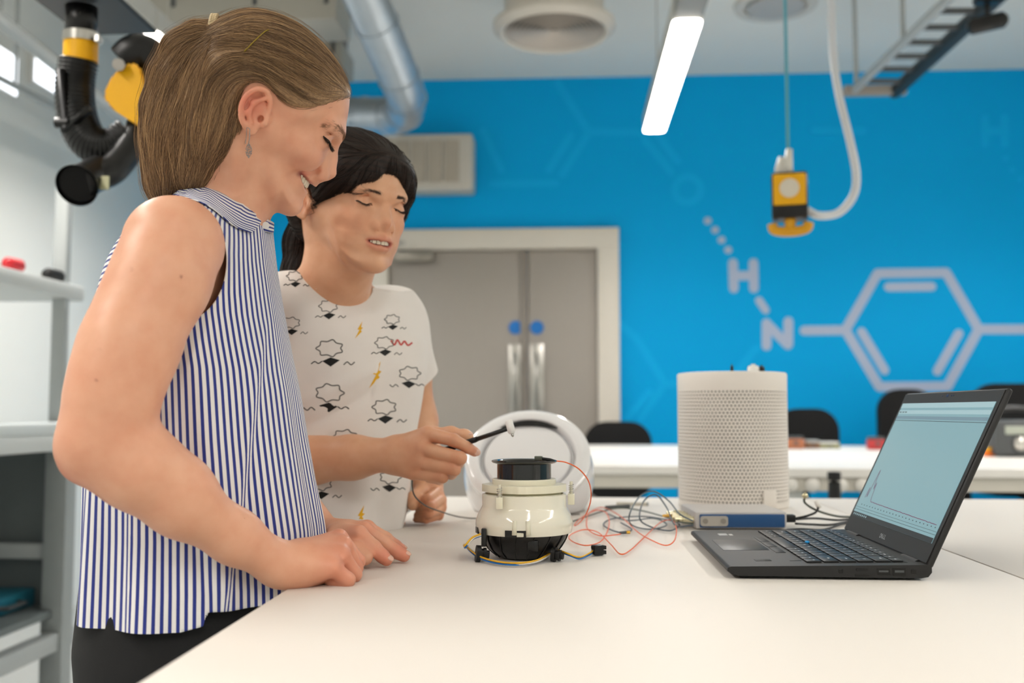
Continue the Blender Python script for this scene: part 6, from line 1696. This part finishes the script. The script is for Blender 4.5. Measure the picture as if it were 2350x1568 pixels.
def colB(V):
    w = lambda x, y, z: FB.w(x * .001, y * .001, z * .001)
    B = [(w(68, s * 42, -18), .026, 'd98f70', .4) for s in (1, -1)] + [(w(96, 0, -24), .014, 'd98a6c', .4), (w(-16, 84, 8), .022, 'd07f5e', .5)]
    for m_ in mc + pp_ + mF + pF: B.append((m_, .015, 'd08565', .4))
    B += [(U(1089, 1037, 1.39), .012, 'd98070', .4)]
    C = paint(V, SKIN_B, B)
    for s in (1, -1):
        for key, r in (('upper', .0038), ('lower', .0044)):
            q = SB['mouth'][key]
            for a, b in zip(q, q[1:]):
                for t in np.linspace(0, 1, 5):
                    p = w(a[0] + (b[0] - a[0]) * t + 2, s * (a[1] + (b[1] - a[1]) * t), a[2] + (b[2] - a[2]) * t)
                    wgt = np.clip(.4 * np.exp(-((V - p) ** 2).sum(1) / (r * r)), 0, 1)[:, None]; C = C * (1 - wgt) + np.array(lin('c86a60')) * wgt
        q = SB['mouth']['cut']
        for a, b in zip(q, q[1:]):
            for t in np.linspace(0, 1, 6):
                p = w(a[0] + (b[0] - a[0]) * t - 5, s * (a[1] + (b[1] - a[1]) * t), a[2] + (b[2] - a[2]) * t)
                wgt = np.clip(.8 * np.exp(-((V - p) ** 2).sum(1) / .0035 ** 2), 0, 1)[:, None]; C = C * (1 - wgt) + np.array(lin('5d2420')) * wgt
    return C
hb = [FB.w(x, y, z) for x in (-.1, .11) for y in (-.095, .095) for z in (-.1, .135)]
hlB, hhB = bb(hb, .004)
nlB, nhB = bb([U(660, 600, 1.5), U(860, 760, 1.5), U(660, 600, 1.68), U(860, 700, 1.68)], .0)
hdl, hdh = bb([U(860, 960, 1.36), U(1110, 1120, 1.36), U(860, 960, 1.47), U(1110, 1120, 1.47)], .004)
hfl, hfh = bb([U(925, 1100, 1.58), U(1040, 1210, 1.58), U(925, 1100, 1.70), U(1040, 1210, 1.70)], .004)
bl, bh = np.array([TCB[0] - .3, TCB[1] - .34, .03]), np.array([TCB[0] + .32, TCB[1] + .26, 1.36])
skinB, VB_, QB_ = body_mesh('skin', opsB, [(hlB, hhB, .0019), (hdl, hdh, .0016), (hfl, hfh, .0022)], (bl, bh, .0052), M_skinB, WB, BO, colB)
o = teeth_mesh('teeth', FB, [(82.2, 0, -44.6), (79, 9.5, -44.4), (73, 16, -44.0), (66, 20, -43)], 9, (5, 8.2), M_teeth, WB, .2, .18); o.location = -Vector(BO)
nail(U(1089, 1037, 1.397), U(1072, 1027, 1.392), lA * 1. + np.array([0, 0, .4]), .007, WB, BO); nail(U(1074, 1003, 1.415), U(1066, 1001, 1.418), np.array([0, -.3, 1.]), .0078, WB, BO)
# brows and lashes
fb = lambda x, y, z: FB.w(x * .001, y * .001, z * .001); dvb = lambda x, y, z: FB.A.T @ np.array([x, y, z], float)
M_browB = mat('dark_brow_hair', '3a2920', rough=.6)
for s in (1, -1):
    near_strands('eyebrow', opsB, [fb(88, s * 13, 22), fb(84, s * 25, 25), fb(76, s * 36, 26), fb(66, s * 46, 22)], [dvb(.1, s * .6, .7), dvb(-.2, s * .9, .3), dvb(-.5, s * .8, 0), dvb(-.7, s * .6, -.4)], 260, .0065, .00012, M_browB, WB, BO, .0008)
    ee = SB['eye']; q = [fb(ee[0] + a, s * b, ee[1] + c + .6) for a, b, c in SB['slit']]
    near_strands('upper_lashes', opsB, q, [dvb(.75, -s * .1, -.65), dvb(.8, s * .1, -.6), dvb(.7, s * .3, -.6), dvb(.55, s * .6, -.5), dvb(.3, s * .8, -.4)], 160, .005, .00016, M_lash, WB, BO, .0003, lift=.0004)
    bm = BM(); tube(bm, [Vector(p) - Vector(BO) for p in project(cull(opsB, q[2], .04), np.array(spline(q, 6)), .0003, 5)], .00055, 6); obj('lash_line', bm, M_lash, WB, smooth=True)
# hair
def zline(y): return np.interp(y, [-.08, -.066, -.052, -.034, -.012, .004, .018, .034, .048, .060, .070, .08], [-.02, .006, .034, .050, .060, .062, .054, .042, .031, .020, .006, -.01])
ghB = gridB
def cap_hair_b(P):
    L = FB.loc(P); x, y, z = L.T; e = np.minimum(zline(y) - z, x - np.interp(z, [-.1, -.03, .006, .022], [-.062, -.044, -.034, .012]))
    e = np.maximum(e, -.062 - z)
    t = ghB(L[:, [0, 2]]); gw = .002 + .0105 * np.clip(-e / .022, 0, 1)
    d0 = t[:, 0] + gw; W = t[:, 1] + gw; Rr = t[:, 2]
    d = (np.sqrt((y / W) ** 2 + np.maximum(1 - np.minimum(d0 / Rr, 1.), 0) ** 2 + 1e-9) - 1) * np.minimum(W, Rr) * .85
    k = .004; h = np.maximum(k - np.abs(d - e), 0) / k
    return (np.maximum(d, e) + h * h * k * .25) * FB.sc
opsHB = [Fn(cap_hair_b, FB.w(-.01, 0, .03), .18, .01)]
# ear opening, swept fringe, ponytail
opsHB += [Ell(fb(-12, 80, 6), (.021, .02, .027), FB.A, .006, '-'), Ell(fb(-12, -80, 6), (.021, .02, .027), FB.A, .006, '-')]
opsHB += chain([(fb(74, 4, 66), .010), (fb(72, 26, 52), .012), (fb(58, 47, 38), .012), (fb(36, 62, 29), .009)], .012)
opsHB += chain([(fb(74, -6, 66), .010), (fb(66, -34, 55), .010), (fb(46, -58, 34), .010), (fb(28, -68, 2), .006)], .012)
opsHB += chain([(fb(-84, 0, 30), .020), (fb(-102, 0, 6), .026), (fb(-106, 6, -40), .031), (fb(-98, 12, -95), .030), (fb(-88, 14, -150), .018)], .015)
FLB = np.array([(.07, .06, -.6, -.5), (.06, .08, -.9, -.2), (.02, .11, -1, 0), (-.05, .1, -1, -.4), (.05, .03, -.8, -.5), (.02, .03, -1, -.4), (-.03, .05, -1, -.2), (-.06, .03, -1, -.3), (-.08, .02, -1, -.4), (-.1, -.03, -.1, -1), (-.105, -.08, .1, -1), (-.09, -.14, .15, -1), (-.04, -.03, -1, .35), (-.03, 0, -1, .2), (.02, -.01, -.3, -1)])
flowB = lambda P2: idw(P2, FLB, 2.0, .01)
hl2, hh2 = bb(hb + [fb(-110, 14, -170), fb(-140, 40, -170), fb(-140, -40, 60)], .012)
Vh, Qh = surface(opsHB, hl2, hh2, .0028)
M_hairB = hair_material('dark_brown_hair', '110c0a', '3b2920', .5)
M_hairB.node_tree.nodes['Principled BSDF'].inputs['Specular IOR Level'].default_value = .22
hB = mesh_np('hair', Vh - BO, Qh, M_hairB, WB)
set_float(hB, np.clip(.25 + .2 * np.sin(Vh[:, 2] * 1500), 0, 1), 'shade')
Lh_ = FB.loc(Vh); okh = ~((np.abs(Lh_[:, 0] + .002) < .036) & (np.abs(Lh_[:, 1]) > .05) & (Lh_[:, 2] < .034)); Vhs = Vh[okh]
sd = Vhs[RNG.integers(0, len(Vhs), 4500)]
hs = grow_hair('hair_strands', opsHB, sd, flowB, FB, 10, .006, .00032, M_hairB, hB); hs.location = -Vector(BO)

# ---- T-shirt
opsSb = [Fn(tsf, tsc, tsR, .03)] + trapB(.002) + [Cone(sNb, U(632, 860, 1.50), .052, .054, .025), Cone(sFb, U(938, 862, 1.73), .050, .050, .025)]
Vs, Qs = surface(opsSb, [TCB[0] - .33, TCB[1] - .36, zB(1255)], [TCB[0] + .33, TCB[1] + .30, 1.36], .0042)
neckB = np.min(np.stack([c.d(Vs) for c in chain([(FB.w(-.024, 0, -.07), .050), (U(752, 668, 1.585), .050)], .02) + chain([(FB.w(.016, 0, -.062), .034), (U(785, 648, 1.545), .044)], .02)]), 0) - .004
def sleeve_cut(V, a, b, r):
    """Positive where kept: beyond the cuff plane the sleeve is removed."""
    ax = nrm(b - a); t = (V - b) @ ax; rad = np.linalg.norm((V - b) - np.outer(t, ax), axis=1)
    return np.where(rad < r, -t, 1.)
gk = np.minimum.reduce([neckB, sleeve_cut(Vs, sNb, U(633, 850, 1.50), .062), sleeve_cut(Vs, sFb, U(944, 868, 1.73), .062), Vs[:, 2] - zB(1235)])
Vc, Tc = keep_where(Vs, Qs, gk)
M_tee = mat('white_jersey', 'ece6e0', rough=.85, var=.015, bump=.15, bscale=700, spec=.2, sheen=.15)
tee = mesh_np('tshirt', Vc - BO, Tc, M_tee, WB)
so = tee.modifiers.new('thickness', 'SOLIDIFY'); so.thickness = .0015; so.offset = 1
# neck rib
bvh = BVHTree.FromPolygons([Vector(v) for v in Vc], [tuple(int(i) for i in t) for t in Tc])
# prints: thin ink patches that lie on the cloth
M_ink = mat('black_ink', '161616', rough=.8); M_inkg = mat('grey_ink', '6b6865', rough=.8); M_inky = mat('yellow_ink', 'e3ad1c', rough=.8); M_inkr = mat('red_ink', 'c2504c', rough=.8)
CP = Vector(CAM_POS)
def on_cloth(px, py, lift=.0019):
    r = Vector(ray(px, py)).normalized(); h, n, i, d = bvh.ray_cast(CP, r)
    if h is None: return None
    if n.dot(r) > 0: n = -n
    return h + n * lift - Vector(BO)
def ink_fill(bm, poly, c, lift=.0019):
    v0 = on_cloth(*c, lift); vs = [on_cloth(*p, lift) for p in poly]
    if v0 is None or any(v is None for v in vs): return
    b0 = bm.verts.new(v0); bs_ = [bm.verts.new(v) for v in vs]
    for i in range(len(bs_)): bm.faces.new((b0, bs_[i], bs_[(i + 1) % len(bs_)]))
def ink_line(bm, pts, w, lift=.0019):
    sp = np.array(spline([np.array(p, float) for p in pts], 6)); d = np.gradient(sp, axis=0); n = np.column_stack([-d[:, 1], d[:, 0]]); n /= np.linalg.norm(n, axis=1, keepdims=True) + 1e-9
    prev = None
    for p, q in zip(sp, n):
        a, b = on_cloth(*(p + q * w / 2), lift), on_cloth(*(p - q * w / 2), lift)
        if a is None or b is None: prev = None; continue
        va, vb = bm.verts.new(a), bm.verts.new(b)
        if prev: bm.faces.new((prev[0], va, vb, prev[1]))
        prev = (va, vb)
def cloud_motif(x, y, s, flip=1):
    o_ = None
    for m, kind in ((M_inkg, 'outline'), (M_ink, 'solid')):
        bm = BM()
        if kind == 'outline':
            bumps = []
            for k in range(7):
                t0 = math.pi * 2 * k / 7
                for q in (0., .5):
                    t = t0 + q * math.pi * 2 / 7; rr = 1. if q else .78
                    bumps.append((x + flip * s * 30 * rr * math.cos(t), y - s * 6 + s * 19 * rr * math.sin(t)))
            ink_line(bm, bumps + [bumps[0]], 2.6 * max(s, .75))
            ink_line(bm, [(x + flip * s * a, y + s * b) for a, b in ((30, 30), (38, 24), (46, 30), (54, 24))], 2.6 * max(s, .75))
        else:
            ink_fill(bm, [(x + flip * s * a, y + s * b) for a, b in ((-16, 22), (2, 14), (22, 20), (2, 34))], (x + flip * s * 3, y + s * 22))
            ink_line(bm, [(x + flip * s * a, y + s * b) for a, b in ((-16, 22), (-24, 27), (-32, 23), (-40, 28))], 2.2 * max(s, .75))
        if len(bm.faces) == 0: bm.free(); continue
        obj('cloud_print' if kind == 'outline' else 'kite_print', bm, m, tee)
for x, y, s, f in ((676, 640, .62, 1), (752, 708, .75, 1), (898, 738, .6, 1), (880, 792, .75, 1), (756, 806, 1.05, 1), (938, 862, .85, -1), (756, 908, 1.1, -1), (880, 940, .95, 1), (790, 1010, 1.0, 1), (894, 1100, .85, -1), (735, 1115, .9, 1), (668, 745, .7, 1)):
    cloud_motif(x, y, s, f)
bm = BM(); ink_line(bm, [(800, 684), (815, 690), (828, 694)], 4); obj('dash_print', bm, M_inkg, tee)
for x, y, s in ((824, 757, .62), (862, 858, .95), (826, 1184, .8)):
    bm = BM(); ink_fill(bm, [(x + s * a, y + s * b) for a, b in ((10, -30), (-8, 0), (-1, 2), (-18, 34), (8, 8), (4, 3), (12, -6), (5, -8))], (x, y)); 
    if len(bm.faces): obj('bolt_print', bm, M_inky, tee)
bm = BM(); ink_line(bm, [(895, 782), (903, 792), (910, 781), (918, 792), (926, 784), (934, 793), (944, 787)], 4.0); obj('scribble_print', bm, M_inkr, tee)

# ---- trousers, shoes
trf, trc, trR = loft(TCB, TFB, TLB, [zB(1195), .83, .74], [.082, .1, .1], [.088, .105, .105], [.114, .14, .15])
opsT = [Fn(trf, trc, trR, .02)]
for s in (-1, 1):
    h0 = hipB + TLB * .075 * s; opsT += chain([(h0 + np.array([0, 0, -.06]), .085), (h0 + np.array([0, 0, -.42]), .064), (h0 + np.array([0, 0, -.75]), .055)], .03)
Vt, Qt = surface(opsT, [TCB[0] - .25, TCB[1] - .25, .03], [TCB[0] + .25, TCB[1] + .25, .98], .008)
Vt2, Tt2 = keep_where(Vt, Qt, np.minimum(Vt[:, 2] - .06, zB(1196) - Vt[:, 2]))
mesh_np('trousers', Vt2 - BO, Tt2, M_trou, WB)
for s in (-1, 1):
    h0 = (hipB + TLB * .075 * s) * [1, 1, 0]
    opsK = [Cone(h0 + np.array([-.02, 0, .045]), h0 + TFB * .15 + np.array([0, 0, .03]), .042, .034, .02), Cone(h0 + np.array([0, 0, .05]), h0 + np.array([0, 0, .1]), .045, .045, .02)]
    Vk, Qk = surface(opsK, h0 - [.2, .25, -.0], h0 + [.3, .2, .16], .006); Vk[:, 2] = np.maximum(Vk[:, 2], .001)
    mesh_np('shoe', Vk - BO, Qk, M_black, WB)

# ================================================================== impact hammer in the near hand
ha, hb_ = U(965, 1052, 1.43), U(1166, 984, 1.368)
hm = thing('impact_hammer', 'small black-handled hammer with a white tip, held over the gadget', 'hammer', tuple(ha))
dH = hb_ - ha; Lh = np.linalg.norm(dH); uh = dH / Lh
bm = BM(); tube(bm, [uh * 0, uh * (Lh * .62), uh * (Lh * .625), uh * (Lh * .66)], [.0040, .0040, .0042, .0036], 16); obj('grip', bm, mat('rubber_grip', '121212', rough=.55), hm, smooth=False)
bm = BM(); tube(bm, [uh * (Lh * .655), uh * Lh], [.0033, .0030], 16); obj('handle_rod', bm, mat('black_rod', '1a1b1a', rough=.35), hm, smooth=True)
hp = uh * (Lh + .004); upw = nrm(np.array([0, 0, 1.]) - uh * uh[2])
bm = BM(); tube(bm, [hp + upw * .0105, hp + upw * .0095, hp - upw * .0055, hp - upw * .0085], [.0046, .0054, .0054, .003], 18); obj('hammer_head', bm, mat('white_head', 'f0eeea', rough=.45), hm, angle=40)
bm = BM(); tube(bm, [hp - upw * .0084, hp - upw * .0105, hp - upw * .013], [.0018, .0022, .0010], 12); obj('metal_tip', bm, M_steel, hm, smooth=True)
